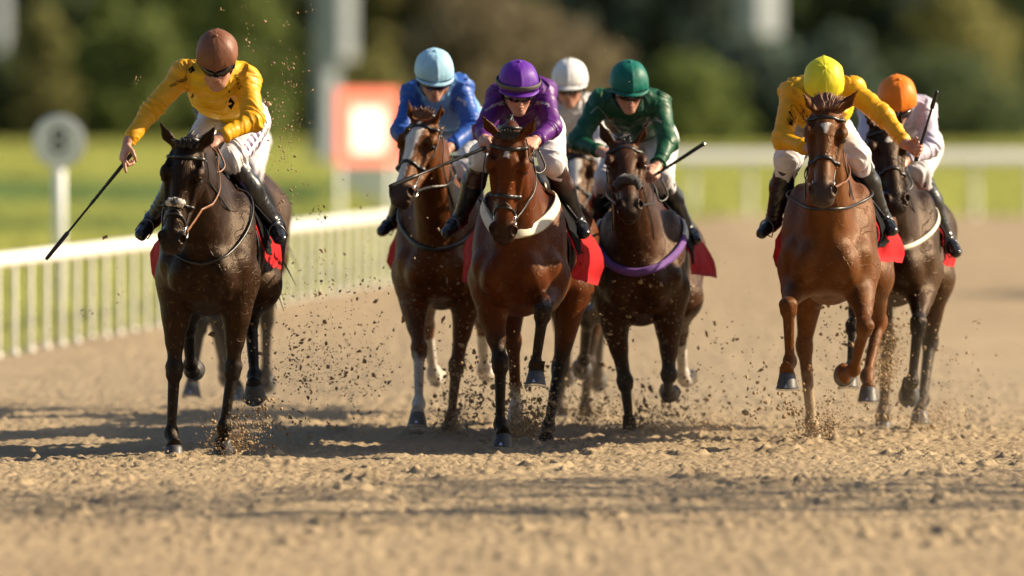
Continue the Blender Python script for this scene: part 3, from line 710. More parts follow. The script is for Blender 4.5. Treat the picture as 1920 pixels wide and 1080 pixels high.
    for s in 'lr':
        K, AN, TO, sh, to = ft[s]; q = MB(); c = AN+sh*.055+to*.085; l = nrm(np.cross(to, sh))
        q.tube([c+sh*.045+l*x*.041 for x in (-1, 0, 1)]+[c+l*.041*cos(a)-sh*(.055*sin(a)-.0) for a in np.linspace(.1, pi-.1, 11)]+[c+sh*.045-l*.041], .0042, 8); so2 = q.obj('stirrup', M['iron'], h['root'])
        q = MB(); top = K+(AN-K)*.25-R*(1 if s == 'r' else -1)*.07; q.ribbon([c-sh*.07, (c-sh*.07+top)/2+Fv*.01, top], [R]*3, .022, .004); q.obj('stirrup_leather', M['leather'], h['root'])
    # cap over the helmet
    n1, n2 = 64, 30; P = []; rx, ry, rz = .121, .142, .128; cz = .022
    for i in range(n2):
        ph = (i/(n2-1))*rad(98)
        for j in range(n1):
            th = 2*pi*j/n1; sx, cy = sin(th), cos(th)
            se = abs(((th/(2*pi)*6+.5) % 1)-.5); al_ = (.5-se)*2*pi/6; k = 1+(.55*(cos(pi/6)/cos(al_)-1)+.032*math.exp(-(se/.022)**2)-.018*math.exp(-((se-.05)/.03)**2))*sin(min(ph, 1.57))**.7
            pk = .008*max(0, 1-ph/.55)*sin(th*9+1.3*J.get('seed', 1))*sin(ph*3.2)*2
            nz = .011*(mnoise.noise(Vector((sx*2.2+J.get('seed', 1)*3, cy*2.2, ph*3)))) + .008*max(0, (ph-1.2)/.4)*sin(th*23+2*sin(th*5))
            rr = sin(ph)**.92*k+pk+nz; zz = cos(ph)*rz*(1+pk*.5) if ph < pi/2 else cos(ph)*rz*1.1
            P.append(Hp(rx*rr*sx, ry*rr*cy-.010, cz+zz+(.012*cy if ph > 1.2 else 0)*min(1, (ph-1.2)/.4 if ph > 1.2 else 0)))
    F = [(i*n1+j, (i+1)*n1+j, (i+1)*n1+(j+1) % n1, i*n1+(j+1) % n1) for i in range(n2-1) for j in range(n1)]; F.append(tuple((n2-1)*n1+j for j in range(n1))[::-1])
    q = MB(); q.add(P, F); cap = q.obj('riding_cap', J['capmat'], root)
    q = MB(); q.lathe(Hp(0, -.010, cz+rz-.003), uu, [(.013, -.003), (.013, .005), (.009, .009), (.003, .0105)], 12); q.obj('button', J['capmat'], cap)
    if J.get('peak', 0):
        pk = J['peak']; q = MB(); V_, F_ = [], []; m = 25
        for i in range(5):
            for j in range(m):
                th = rad(-68+136*j/(m-1)); g = (i/4)*pk*max(0, cos(th*1.25))**.6; V_.append(Hp((rx*.985+g*.35)*sin(th), (ry*.985+g)*cos(th)-.010, cz-.020-.22*g+.012*cos(th)-.004*(i/4)))
        V_ += [p-uu*.006 for p in V_]; k = 5*m
        for i in range(4):
            for j in range(m-1): x = i*m+j; F_ += [(x, x+m, x+m+1, x+1), (k+x, k+x+1, k+x+m+1, k+x+m)]
        rim = [j for j in range(m)]+[i*m+m-1 for i in range(1, 5)]+[4*m+j for j in range(m-2, -1, -1)]+[i*m for i in range(3, 0, -1)]
        for x, y in zip(rim, rim[1:]+rim[:1]): F_.append((x, y, k+y, k+x))
        q.add(V_, F_); q.obj('peak', J['capmat'], cap)
    if J.get('band'):
        q = MB(); th = np.linspace(0, 2*pi, 48, endpoint=False); q.ribbon([Hp((rx*.985+.003)*sin(x), (ry*.985+.003)*cos(x)-.010, cz+.012+.008*cos(x)) for x in th], [bb*sin(x)+ff*cos(x) for x in th], .028, .004, True); q.obj('cap_band', M['band'], cap)
    # goggles, strap and harness
    q = MB(); th = np.linspace(rad(-66), rad(66), 23)
    zc = -.026; wdt = [.046-.012*max(0, abs(x)/1.15-.55)*2-.014*math.exp(-(x/.12)**2) for x in th]
    q.ribbon([Hp(.084*sin(x), .106*cos(x)+.006, zc+.004*abs(x)) for x in th], [bb*sin(x)+ff*cos(x) for x in th], wdt, .008); go = q.obj('goggles', M['lens'], root)
    q = MB(); th = np.linspace(rad(60), rad(300), 21); q.ribbon([Hp(.092*sin(x), .108*cos(x)-.004, zc+.004) for x in th], [bb*sin(x)+ff*cos(x) for x in th], .026, .005); q.obj('goggle_strap', M['black'], go)
    q = MB()
    for s in (-1, 1):
        q.ribbon(spline([Hp(s*.088, .01, -.02), Hp(s*.083, .012, -.06), Hp(s*.058, .03, -.108), Hp(0, .052, -.140)], 6), [bb*s+ff*.2]*19, .016, .004)
        q.el_ = None; q.lathe(Hp(s*.080, -.012, -.042), bb*s, [(.001, -.004), (.03, 0), (.034, .008), (.022, .014), (.001, .015)], 14, e1=uu, sq=(1.25, .85))
    q.obj('chin_harness', M['black'], cap)
    return dict(root=root, grip=grip, HD=HD, silks=so)
def mark(T, mk, parent):
    """a row of small letter strokes or a badge laid on the cloth along a line that runs over it"""
    p0, p1, hgt, txt, m, nrmd = mk; cu = bpy.data.curves.new('t', 'FONT'); cu.body = txt; cu.size = hgt*1.35; cu.align_x = 'CENTER'; cu.align_y = 'CENTER'; cu.fill_mode = 'BOTH'; cu.extrude = .0005; cu.resolution_u = 2
    o = bpy.data.objects.new('t', cu); C.objects.link(o); bpy.context.view_layer.update()
    me = bpy.data.meshes.new_from_object(o.evaluated_get(bpy.context.evaluated_depsgraph_get())); bpy.data.objects.remove(o)
    c = (p0+p1)/2; u = nrm(p1-p0); nn = nrm(nrmd); u = nrm(u-nn*(u@nn)); v_ = np.cross(nn, u); P = []
    for q in me.vertices:
        w_ = c+u*q.co.x+v_*q.co.y+nn*.35; hit = T.ray_cast(Vector(w_), Vector(-nn))[0]
        P.append(np.array(hit)+nn*(.0035+q.co.z) if hit is not None else c+u*q.co.x+v_*q.co.y)
    F = [tuple(x.vertices) for x in me.polygons]; bpy.data.meshes.remove(me)
    obj('lettering', (np.array(P), F), m, parent, smooth=False)
def whip(p0, p1, label, n=1):
    d = nrm(p1-p0); L = np.linalg.norm(p1-p0); q = MB()
    r = [(-.0, .012), (.012, .0135), (.02, .0115), (.18, .0105), (.30, .0095)]+[(.31+.02*i, .0098 if i % 2 else .0075) for i in range(8)]+[(.50, .0065), (.74, .0065), (.75, .012), (.80, .0125), (.97, .0115), (1.0, .009)]
    q.tube([p0+d*L*t for t, _ in r], [x for _, x in r], 10); o = q.obj('racing_whip', M['whip']); base_ = p0
    tag(o, label, 'whip', 'whips carried by the jockeys')
    q = MB(); q.lathe(p0-d*.004, d, [(.006, -.006), (.0125, -.003), (.0125, .004)], 12); q.obj('cap', M['steel'], o)
    return o
def silk(name, sheen=.0, rough=.45): return mat(name, (.5, .5, .5), rough, attr=True, var=.07, vs=12, bump=.0018, bs=42, sheen=sheen, aniso=(1, 1, 1.6), spec=.35)
def capm(name, c): return mat(name, c, .50, spec=.3, var=.10, vs=18, bump=.006, bs=16, aniso=(1, 1, .6))
M['band'] = mat('olive_band', (.09, .08, .07), .6)
# ------------------------------------------------------------------ the seven horses in the photograph's open view and the one behind the leader
YEL, ORA = (.80, .47, .010), (.74, .37, .008)
HS = {}
HS['1'] = dict(label='dark brown horse with a sheepskin patch on its noseband, in front on the left', D=50.35, chest=(386, 484), yaw=4.5, vox=.007,
  poll=(352, 270), muz=(318, 470), hyaw=10, hroll=.05, ears=((298, 226), (405, 234)),
  coat=dict(main=(.030, .0125, .007), dark=(.010, .009, .009), belly=(.055, .023, .010)), hair='hair', nfl=14, fll=.035,
  nose_fleece=(.345, .023, .40, 'fleece'), flash=True, nbw=.016, strap=[('neck_strap', 1.05, .42, .014, .006, 'leather', .012)],
  cloth=dict(fl=(.15, .08), w=.10, e=(2.05, 1.9)), tail=(0, -.6, -1),
  legs=dict(LF=dict(k=(327, 692), f=(321, 812), c=(326, 838), s='---', p=0), RF=dict(k=(437, 690), f=(420, 800), c=(417, 826), s='+++', p=30),
            LH=dict(k=(352, 612), f=(357, 684), c=(361, 696), s='+++', p=110), RH=dict(k=(470, 596), f=(477, 704), c=(476, 722), s='+--', p=38)))
HS['2'] = dict(label='chestnut horse with a broad white blaze and one white foreleg, head turned aside', D=53.9, chest=(824, 480), yaw=4, vox=.009,
  poll=(797, 222), muz=(746, 378), hyaw=15, hroll=.06, ears=((766, 186), (829, 194)), eopen=.75,
  coat=dict(k=.74, main=(.18, .053, .012), dark=(.03, .015, .01), muz=(.05, .035, .03)), hair='hair_red', nfl=20, fll=.05, mud=.8,
  white=[(.10, .50, .036, .030, -.012, -.028), (.05, .16, .006, .038, -.008, -.012)], strap=[('neck_strap', 1.12, .30, .026, .006, 'leather', .012)],
  cloth=dict(fl=(.12, .12), w=.10, e=(1.95, 1.8)),
  legs=dict(LF=dict(k=(786, 655), f=(785, 758), c=(783, 778), s='---', p=-14, col='sock', st=1.12), RF=dict(k=(856, 686), f=(846, 784), c=(841, 802), s='+++', p=40, col='coat'),
            LH=dict(k=(800, 610), f=(813, 698), c=(818, 712), s='+++', p=120, col='sock', hm='hoof_pale'), RH=dict(k=(904, 600), f=(907, 690), c=(912, 702), s='+++', p=115, col='sock', hm='hoof_pale')))
HS['3'] = dict(label='bright bay horse in a cream breast girth, nearest in the middle under the purple jockey', D=51.6, chest=(970, 488), yaw=7, vox=.007,
  poll=(955, 250), muz=(942, 456), hyaw=6, hroll=-.03, ears=((902, 214), (1005, 220)),
  coat=dict(k=.80, main=(.150, .036, .008), dark=(.012, .010, .010), muz=(.016, .012, .012)), nfl=26, fll=.035, fld=(-.9, .3), flash=True,
  white=[(.10, .135, .008, .014, 0, 0)], strap=[('breast_girth', 1.235, .24, .070, .006, 'cream', .006)],
  cloth=dict(fl=(.19, .12), w=.10, e=(2.0, 2.1), under='red'), tail=(-.16, -.6, -1),
  legs=dict(LF=dict(k=(938, 680), f=(938, 796), c=(943, 818), s='---', p=-12), RF=dict(k=(1018, 584), f=(1004, 686), c=(1005, 700), s='-+-', p=-12),
            LH=dict(k=(962, 640), f=(968, 762), c=(966, 780), s='+++', p=60, col='sock', st=1.75, hm='hoof_pale'), RH=dict(k=(1050, 688), f=(1028, 800), c=(1024, 822), s='+--', p=30)))
HS['4'] = dict(label='dark bay horse with a purple breast girth and a lifted, sheepskin-banded muzzle', D=53.6, chest=(1198, 510), yaw=5, vox=.009,
  poll=(1170, 268), muz=(1182, 400), hyaw=-4, ears=((1122, 224), (1214, 226)), pd=.50,
  coat=dict(k=.85, main=(.068, .025, .011), dark=(.012, .010, .010)), nfl=18, fll=.03, mud=.9, nose_fleece=(.37, .030, .85, 'dfleece'),
  strap=[('breast_girth', 1.08, .30, .050, .014, 'purple', .008)], girth_ends=True, cloth=dict(fl=(.12, .13), w=.06, e=(1.7, 1.8), under='red'),
  legs=dict(LF=dict(k=(1172, 716), f=(1180, 792), c=(1181, 806), s='-+-', p=22), RF=dict(k=(1254, 704), f=(1252, 735), c=(1254, 742), s='-++', p=118),
            LH=dict(k=(1102, 600), f=(1094, 676), c=(1090, 688), s='+++', p=95), RH=dict(k=(1276, 620), f=(1280, 702), c=(1286, 712), s='+++', p=115, col='sock', hm='hoof_pale')))
HS['5'] = dict(label='light chestnut horse with a white star, second from the right, plain black noseband', D=51.5, chest=(1552, 466), yaw=6, vox=.0075,
  poll=(1550, 202), muz=(1542, 378), hyaw=3, ears=((1505, 172), (1610, 168)), eopen=.9,
  coat=dict(k=.92, main=(.175, .060, .016), dark=(.03, .016, .01), muz=(.05, .04, .038)), hair='hair_red', nfl=60, fll=.075, fld=(-1.0, .25),
  white=[(.135, .20, .022, .004, 0, 0)], strap=[('neck_strap', 1.30, .10, .016, .006, 'leather', .014)], cloth=dict(fl=(.13, .11), w=.10, e=(2.0, 1.95)),
  legs=dict(LF=dict(k=(1478, 574), f=(1481, 678), c=(1476, 702), s='-+-', p=4, col='coat'), RF=dict(k=(1622, 612), f=(1600, 694), c=(1583, 700), s='-++', p=95, sw=-.3, col='coat'),
            LH=dict(k=(1508, 650), f=(1522, 792), c=(1524, 812), s='++-', p=8, col='pale', hm='hoof_pale'), RH=dict(k=(1648, 604), f=(1626, 704), c=(1628, 728), s='+--', p=0, col='coat')))
HS['6'] = dict(label='nearly black horse with a small white star, partly hidden behind the light chestnut', D=53.7, chest=(1674, 474), yaw=6, vox=.009,
  poll=(1656, 232), muz=(1684, 392), hyaw=-10, ears=((1626, 205), (1690, 205)),
  coat=dict(main=(.042, .018, .011), dark=(.011, .010, .011), belly=(.13, .062, .026)), nfl=14, fll=.03,
  white=[(.13, .17, .006, .020, 0, 0)], strap=[('breast_girth', 1.10, .24, .030, .006, 'cream', .006)], cloth=dict(fl=(.08, .05), w=.10, e=(1.8, 2.0), under='red'),
  legs=dict(LF=dict(k=(1601, 612), f=(1596, 690), c=(1591, 704), s='---', p=-8), RF=dict(k=(1722, 606), f=(1710, 716), c=(1703, 730), s='-++', p=70),
            LH=dict(k=(1664, 640), f=(1656, 772), c=(1655, 792), s='++-', p=10, col='coat'), RH=dict(k=(1744, 640), f=(1730, 748), c=(1725, 772), s='+--', p=-6)))
HS['7'] = dict(label='bay horse with a white face patch, half hidden behind the dark bay and bright bay', D=57.2, chest=(1086, 446), yaw=3, vox=.012,
  poll=(1086, 282), muz=(1074, 420), hyaw=8, ears=((1060, 250), (1112, 252)),
  coat=dict(main=(.12, .048, .018), dark=(.03, .022, .018)), white=[(.12, .42, .03, .024, -.01, -.01)], cloth=dict(),
  legs=dict(LF=dict(k=(1056, 660), f=(1050, 762), c=(1054, 782), s='---', p=-5), RF=dict(k=(1102, 680), f=(1097, 765), c=(1096, 785), s='-+-', p=15),
            LH=dict(k=(1066, 590), f=(1062, 690), c=(1062, 705), s='+++', p=100), RH=dict(k=(1126, 590), f=(1120, 700), c=(1120, 715), s='+++', p=100)))
HS['8'] = dict(label='dark bay horse galloping hidden behind the leading horse on the left', D=57.4, chest=(418, 436), yaw=4, vox=.012,
  poll=(430, 262), muz=(424, 420), hyaw=0, ears=((410, 236), (450, 236)),
  coat=dict(main=(.08, .034, .018), dark=(.022, .018, .016)), cloth=dict(fl=(.0, .0), w=.02, e=(1.4, 1.4)),
  legs=dict(LF=dict(k=(376, 610), f=(362, 704), c=(360, 722), s='---', p=-12), RF=dict(k=(412, 600), f=(438, 712), c=(445, 730), s='---', p=-10),
            LH=dict(k=(400, 590), f=(420, 690), c=(424, 705), s='+++', p=95), RH=dict(k=(500, 600), f=(498, 700), c=(497, 715), s='+++', p=95)))
# ------------------------------------------------------------------ jockeys
def stripes_blue(v, col, k):
    s = (v-k['N'])@k['lat']; seam = (np.abs(s) < .13)
    return np.where(seam[:, None], np.array((.14, .27, .60)), col)
def yellow_yoke(v, col, k):
    s = (v-k['N'])@k['sp']; return col
JS = {}
JS['1'] = dict(label='jockey in yellow silks and a brown cap reaching out with a whip', seed=3, silk=YEL, sleeve=ORA, cap=(.19, .075, .04), vox=.0048,
  head=(407, 108, .22), pitch=42, yaw=6, roll=-.04, sl=(346, 138, .36), sr=(462, 150, .36), pelvis=(438, 214, .80),
  el=(284, 206, '-'), wl=(240, 268, '-'), er=(474, 226, '-'), wr=(412, 258, '-'), kl=(362, 296, '-'), al=(292, 402, '+', -.45), kr=(434, 300, '-'), ar=(507, 410, '+', -.45), bands=True, out=.25,
  handl=dict(d=(.1, -.15, -.75), n=(.65, .25, -.35), curl=(55, 75, 45), index=(8, 12, 10), spread=.7), handr=dict(n=(-.3, .5, -.8)))
JS['2'] = dict(label='jockey in royal and light blue silks with a pale blue cap', seed=5, silk=(.17, .36, .66), sleeve=(.028, .10, .42), cap=(.36, .62, .82), vox=.006,
  head=(814, 140, .25), pitch=28, yaw=-8, sl=(776, 176, .42), sr=(862, 166, .42), pelvis=(866, 236, .86), peak=.022,
  el=(752, 246, '-'), wl=(792, 288, '-'), er=(886, 240, '-'), wr=(842, 276, '-'), kl=(778, 316, '-'), al=(742, 404, '+', -.35), kr=(872, 318, '-'), ar=(900, 410, '+', -.35))
JS['3'] = dict(label='jockey in purple silks and a purple cap with an olive band', seed=8, silk=(.075, .010, .125), sleeve=(.10, .014, .18), cap=(.12, .022, .34), vox=.0048,
  head=(972, 164, .20), pitch=22, yaw=-6, sl=(938, 180, .40), sr=(1018, 172, .40), pelvis=(990, 232, .84), peak=.026, band=True, boottop=(.05, .022, .018),
  el=(906, 243, '-'), wl=(908, 262, '-'), er=(1034, 240, '-'), wr=(1004, 264, '-'), kl=(908, 290, '-'), al=(866, 400, '+', -.4), kr=(1036, 304, '-'), ar=(1078, 404, '+', -.4),
  handl=dict(n=(.5, .5, -.6)), handr=dict(n=(-.4, .5, -.7)))
JS['4'] = dict(label='jockey in dark green silks and a teal green cap', seed=11, silk=(.006, .060, .028), sleeve=(.007, .075, .034), cap=(.004, .135, .105), vox=.006,
  head=(1179, 162, .22), pitch=24, yaw=-8, sl=(1126, 192, .40), sr=(1234, 196, .40), pelvis=(1208, 246, .86), peak=.022,
  el=(1082, 268, '-'), wl=(1126, 284, '-'), er=(1252, 268, '-'), wr=(1232, 312, '-'), kl=(1138, 336, '-'), al=(1112, 424, '+', -.35), kr=(1238, 330, '-'), ar=(1284, 420, '+', -.35),
  handl=dict(n=(.2, .5, -.8)), handr=dict(n=(-.6, .4, -.6)))
JS['5'] = dict(label='jockey in yellow silks and a yellow cap bowed behind the horse ears, arm flung out', seed=14, silk=YEL, sleeve=ORA, cap=(.76, .70, .03), vox=.0052,
  head=(1545, 158, .24), pitch=55, yaw=0, sl=(1486, 174, .40), sr=(1596, 168, .40), pelvis=(1534, 236, .84), breech=(.70, .69, .72),
  el=(1467, 262, '-'), wl=(1518, 278, '-'), er=(1658, 218, '-'), wr=(1700, 270, '-'), kl=(1478, 298, '-'), al=(1452, 404, '+', -.35), kr=(1606, 292, '-'), ar=(1652, 400, '+', -.35),
  handr=dict(d=(.75, -.1, .1), n=(-.25, -.9, -.1), curl=(70, 85, 55)))
JS['6'] = dict(label='jockey in pale lilac silks and a bright orange cap', seed=17, silk=(.52, .50, .62), cap=(.82, .21, .012), vox=.0062,
  head=(1682, 190, .22), pitch=36, yaw=-6, sl=(1634, 206, .40), sr=(1732, 206, .40), pelvis=(1704, 262, .86),
  el=(1622, 280, '-'), wl=(1654, 306, '-'), er=(1746, 278, '-'), wr=(1700, 300, '-'), kl=(1650, 340, '-'), al=(1640, 420, '+', -.35), kr=(1722, 322, '-'), ar=(1772, 440, '+', -.35))
JS['7'] = dict(label='jockey in a white cap and grey white silks behind the purple jockey', seed=20, silk=(.55, .54, .56), cap=(.80, .80, .82), vox=.007,
  head=(1068, 156, .22), pitch=16, yaw=6, sl=(1024, 202, .40), sr=(1116, 200, .40), pelvis=(1086, 256, .86), peak=.03,
  el=(1016, 270, '-'), wl=(1056, 296, '-'), er=(1126, 266, '-'), wr=(1098, 296, '-'), kl=(1050, 326, '-'), al=(1036, 408, '+', -.35), kr=(1124, 326, '-'), ar=(1146, 408, '+', -.35))
JS['8'] = dict(label='jockey in dark silks hidden behind the yellow jockey on the leading horse', seed=23, silk=(.05, .05, .07), cap=(.1, .1, .12), vox=.008,
  head=(430, 160, .22), pitch=40, yaw=0, sl=(386, 200, .40), sr=(470, 200, .40), pelvis=(446, 250, .86),
  el=(384, 262, '-'), wl=(410, 288, '-'), er=(472, 262, '-'), wr=(450, 288, '-'), kl=(400, 326, '-'), al=(396, 400, '+', -.35), kr=(470, 322, '-'), ar=(482, 400, '+', -.35))
import os
ONLY = os.environ.get('ONLY', '12345678')
M['ink_white'] = mat('white_print', (.7, .68, .72), .6)
WM, BM = M['ink_white'], M['black']
def mkp(k, a, b_, hgt, txt, m, nn=(0, -1, .25)): return (at(*a, D_(k)), at(*b_, D_(k)), hgt, txt, m, A(*nn))
D_ = lambda k: HS[k]['D']+.2
JS['3']['marks'] = [mkp('3', (902, 204), (928, 168), .017, 'ISCHEMBER', WM, (-.6, -1, .6)), mkp('3', (1018, 172), (1034, 186), .017, 'MAKER', WM, (.4, -1, .7)), mkp('3', (1028, 192), (1040, 194), .018, 'A', WM, (.4, -1, .5))]
JS['1']['marks'] = [mkp('1', (308, 152), (342, 120), .014, 'WEATHERBE', BM, (-.4, -1, .8)), mkp('1', (346, 112), (356, 106), .030, '\u25a0', BM, (-.3, -1, .9)), mkp('1', (353, 166), (362, 168), .026, 'T', BM), mkp('1', (424, 182), (436, 180), .040, '\u25c6', BM), mkp('1', (422, 158), (432, 166), .02, '\u25ac', BM), mkp('1', (449, 124), (455, 150), .016, 'RACING', BM, (.3, -1, .7))]
JS['4']['marks'] = [mkp('4', (1096, 224), (1134, 186), .011, 'ARMCHAIR', WM, (-.5, -1, .6)), mkp('4', (1232, 190), (1252, 232), .012, 'ARMCHAIR', WM, (.5, -1, .5))]
JS['5']['marks'] = [mkp('5', (1474, 222), (1490, 184), .016, 'WEATHERBE', BM, (-.4, -1, .5)), mkp('5', (1490, 174), (1498, 178), .025, 'T', BM, (-.2, -1, .6))]
JS['2']['marks'] = [mkp('2', (872, 160), (886, 178), .016, 'RACER', WM, (.4, -1, .6)), mkp('2', (876, 186), (890, 184), .024, 'E', WM, (.4, -1, .4))]
RES = {}
for k in '12345678':
    if k not in ONLY: continue
    H = HS[k]
    if 'VOX' in os.environ: H['vox'] = float(os.environ['VOX']); JS[k]['vox'] = H['vox']*.8
    h = make_horse(H); J = JS[k]
    J['mat'] = silk('silks_cloth_'+k if False else 'silks_cloth'); J['capmat'] = capm('cap_silk', J['cap'])
    j = make_jockey(J, h); RES[k] = (h, j)
    reins(h, (j['grip']['l'] if k not in '1' else j['grip']['r']+A(-.04, 0, -.01), j['grip']['r'] if k not in '5' else j['grip']['l']+A(.05, 0, 0)), 'tan' if k in '15' else 'leather')
D = D_
if '1' in RES:
    g = RES['1'][1]['grip']['l']; d_ = nrm(at(82, 476, D('1')-.15)-at(246, 274, D('1')-.15)); whip(g-d_*.055, g+d_*.69, 'black whip pointing down to the left, held out by the brown-capped jockey')
if '2' in RES:
    g = RES['2'][1]['grip']['r']; d_ = nrm(A(1, .25, .02)); whip(g+d_*-.02, g+d_*.6, 'black whip held level by the pale blue capped jockey')
if '3' in RES:
    g = RES['3'][1]['grip']['l']; e = at(730, 350, D('3')-.65); d_ = nrm(e-g); whip(g-d_*.06, e, 'long black whip slanting across the chestnut face, held by the purple jockey')
if '4' in RES:
    g = RES['4'][1]['grip']['r']; e = at(1320, 270, D('4')-.3); d_ = nrm(e-g); whip(e, g-d_*.32, 'black whip sticking out level beside the green jockey')
if '5' in RES:
    g = RES['5'][1]['grip']['r']; e = at(1757, 170, D('5')-.3); d_ = nrm(e-g); whip(g-d_*.06, e, 'black whip raised upright in the hand of the yellow-capped jockey')
# ------------------------------------------------------------------ ground: grass field and sand track
def ground_mat(name, c1, c2, c3, sc, bump, bs, rough=.95, band=None, damp=None):
    m = bpy.data.materials.new(name); m.use_nodes = True; t = m.node_tree; N, L = t.nodes, t.links; b = N['Principled BSDF']
    b.inputs['Roughness'].default_value = rough; b.inputs['Specular IOR Level'].default_value = .15
    tc = N.new('ShaderNodeTexCoord')
    def no(s, d, a=(1, 1, 1)):
        mp = N.new('ShaderNodeMapping'); mp.inputs['Scale'].default_value = a; L.new(tc.outputs['Object'], mp.inputs[0])
        n = N.new('ShaderNodeTexNoise'); n.inputs['Scale'].default_value = s; n.inputs['Detail'].default_value = d; n.inputs['Roughness'].default_value = .65; L.new(mp.outputs[0], n.inputs['Vector']); return n
    def mixc(f, a, c):
        x = N.new('ShaderNodeMix'); x.data_type = 'RGBA'; L.new(f, x.inputs[0])
        for s, i in ((a, 6), (c, 7)):
            if isinstance(s, tuple): x.inputs[i].default_value = (*s, 1)
            else: L.new(s, x.inputs[i])
        return x.outputs[2]
    def ramp(n, a, c):
        r = N.new('ShaderNodeMapRange'); r.inputs[1].default_value = a; r.inputs[2].default_value = c; L.new(n.outputs['Fac'], r.inputs[0]); return r.outputs[0]
    c = mixc(ramp(no(sc, 6), .35, .65), c1, c2); c = mixc(ramp(no(sc*14, 5), .5, .75), c, c3)
    if damp: c = mixc(ramp(no(sc*.5, 4, (1, .5, 1)), .48, .72), c, damp)
    if band: c = mixc(ramp(no(1, 3, (.004, .055, 1)), .5, .62), c, band)
    L.new(c, b.inputs['Base Color'])
    n = no(bs, 5); p = N.new('ShaderNodeBump'); p.inputs['Distance'].default_value = bump; L.new(n.outputs['Fac'], p.inputs['Height']); L.new(p.outputs[0], b.inputs['Normal'])
    return m
M['grass'] = ground_mat('short_grass', (.33, .33, .08), (.38, .37, .10), (.26, .28, .07), .15, .03, 12, band=(.22, .26, .07))  # band puts streaks of tree shadow into the grass colour
M['sand'] = ground_mat('track_sand', (.405, .312, .197), (.34, .258, .160), (.225, .168, .105), 1.3, .008, 55, damp=(.31, .235, .15))
M['dirt'] = ground_mat('thrown_sand', (.42, .30, .18), (.36, .25, .145), (.26, .18, .105), 9, .004, 180)
q = MB(); q.add([A(-1500, -300, -.04), A(1500, -300, -.04), A(1500, 3200, -.04), A(-1500, 3200, -.04)], [(0, 1, 2, 3)])
o = q.obj('grass_field', M['grass']); o['kind'] = 'structure'
def left_edge(Y): return np.interp(Y, [0, 71, 102, 140, 168, 175], [-9.9, -3.9, -1.29, 1.4, 3.9, 5.0])-.12
xs = np.concatenate([np.arange(-14, -3.4, .3), np.arange(-3.4, 3.4, .0115), np.arange(3.4, 8, .12), np.arange(8, 40.1, 1.2)])
ys = [-6.]
while ys[-1] < 167.6:
    y = ys[-1]; ys.append(y+(1.0 if y < 30 else .09 if y < 41 else .05 if y < 46 else .036 if y < 53 else .06 if y < 58 else .14 if y < 70 else .4 if y < 110 else 1.0))
ys = np.array(ys); X, Y = np.meshgrid(xs, ys, indexing='ij'); P2 = np.stack([X.ravel(), Y.ravel(), X.ravel()*0], 1)
Z = (fbm(P2*A(.7, .5, 1), 2, 3)-.5)*.045+(fbm(P2*A(3.2, 2.6, 1), 4, 3)-.5)*.032+(1-np.abs(fbm(P2*A(13, 10, 1), 6, 3)*2-1)-.6)*.023+(fbm(P2*A(30, 24, 1), 9, 3)-.5)*.024
Z = Z.reshape(X.shape); CL = np.zeros_like(Z)
NB_ = 120000; bx = RNG.uniform(-3.3, 3.3, NB_); by = 41+17*RNG.random(NB_); br_ = np.clip(.0055*np.exp(RNG.normal(0, .55, NB_)), .003, .024)
den = fbm(np.stack([bx*1.1, by*.9, bx*0+3], 1), 17, 3); keep = RNG.random(NB_) < sstep(.34, .62, den)+.12; bx, by, br_ = bx[keep], by[keep], br_[keep]
i0 = np.searchsorted(xs, bx); j0 = np.searchsorted(ys, by)
for di in range(-4, 5):
    for dj in range(-2, 3):
        i = np.clip(i0+di, 0, len(xs)-1); j = np.clip(j0+dj, 0, len(ys)-1); d2 = ((xs[i]-bx)**2+(ys[j]-by)**2)/br_**2
        np.maximum.at(CL, (i, j), np.sqrt(np.maximum(0, 1-d2))*br_*.95)
Z = np.maximum(Z+CL, -.03)
for i in range(150):
    hx_, hy2, r = RNG.uniform(-3.2, 3.2), 40+17*RNG.random(), RNG.uniform(.05, .085)
    a0, a1 = np.searchsorted(xs, [hx_-3*r, hx_+3*r]); b0, b1 = np.searchsorted(ys, [hy2-4*r, hy2+4*r])
    d = np.hypot(X[a0:a1, b0:b1]-hx_, (Y[a0:a1, b0:b1]-hy2)*.75)/r; Z[a0:a1, b0:b1] += -.022*np.exp(-d**4)+.020*np.exp(-((d-1.35)/.35)**2)*(.4+1.2*RNG.random())
for (px, py, r) in ((325, 862, .12), (418, 846, .25), (842, 820, .25), (1181, 826, .2), (1024, 842, .12), (1522, 834, .14), (1655, 818, .2)):
    c = at(px, py, gz(py)); d = np.hypot(X-c[0], (Y-c[1])*.8)/r; Z = Z+.03*np.exp(-(d-1)**2*5)*(.4+fbm(P2*A(22, 18, 1), 12, 2).reshape(X.shape))-.012*np.exp(-d*d*2)
vid = np.arange(X.size).reshape(X.shape); f = np.stack([vid[:-1, :-1], vid[1:, :-1], vid[1:, 1:], vid[:-1, 1:]], -1).reshape(-1, 4)
cx = X.ravel()[f].mean(1); cy = Y.ravel()[f].mean(1); f = f[cx > left_edge(cy)]
o = obj('sand_track', (np.stack([X.ravel(), Y.ravel(), Z.ravel()], 1), f), M['sand']); o['kind'] = 'structure'

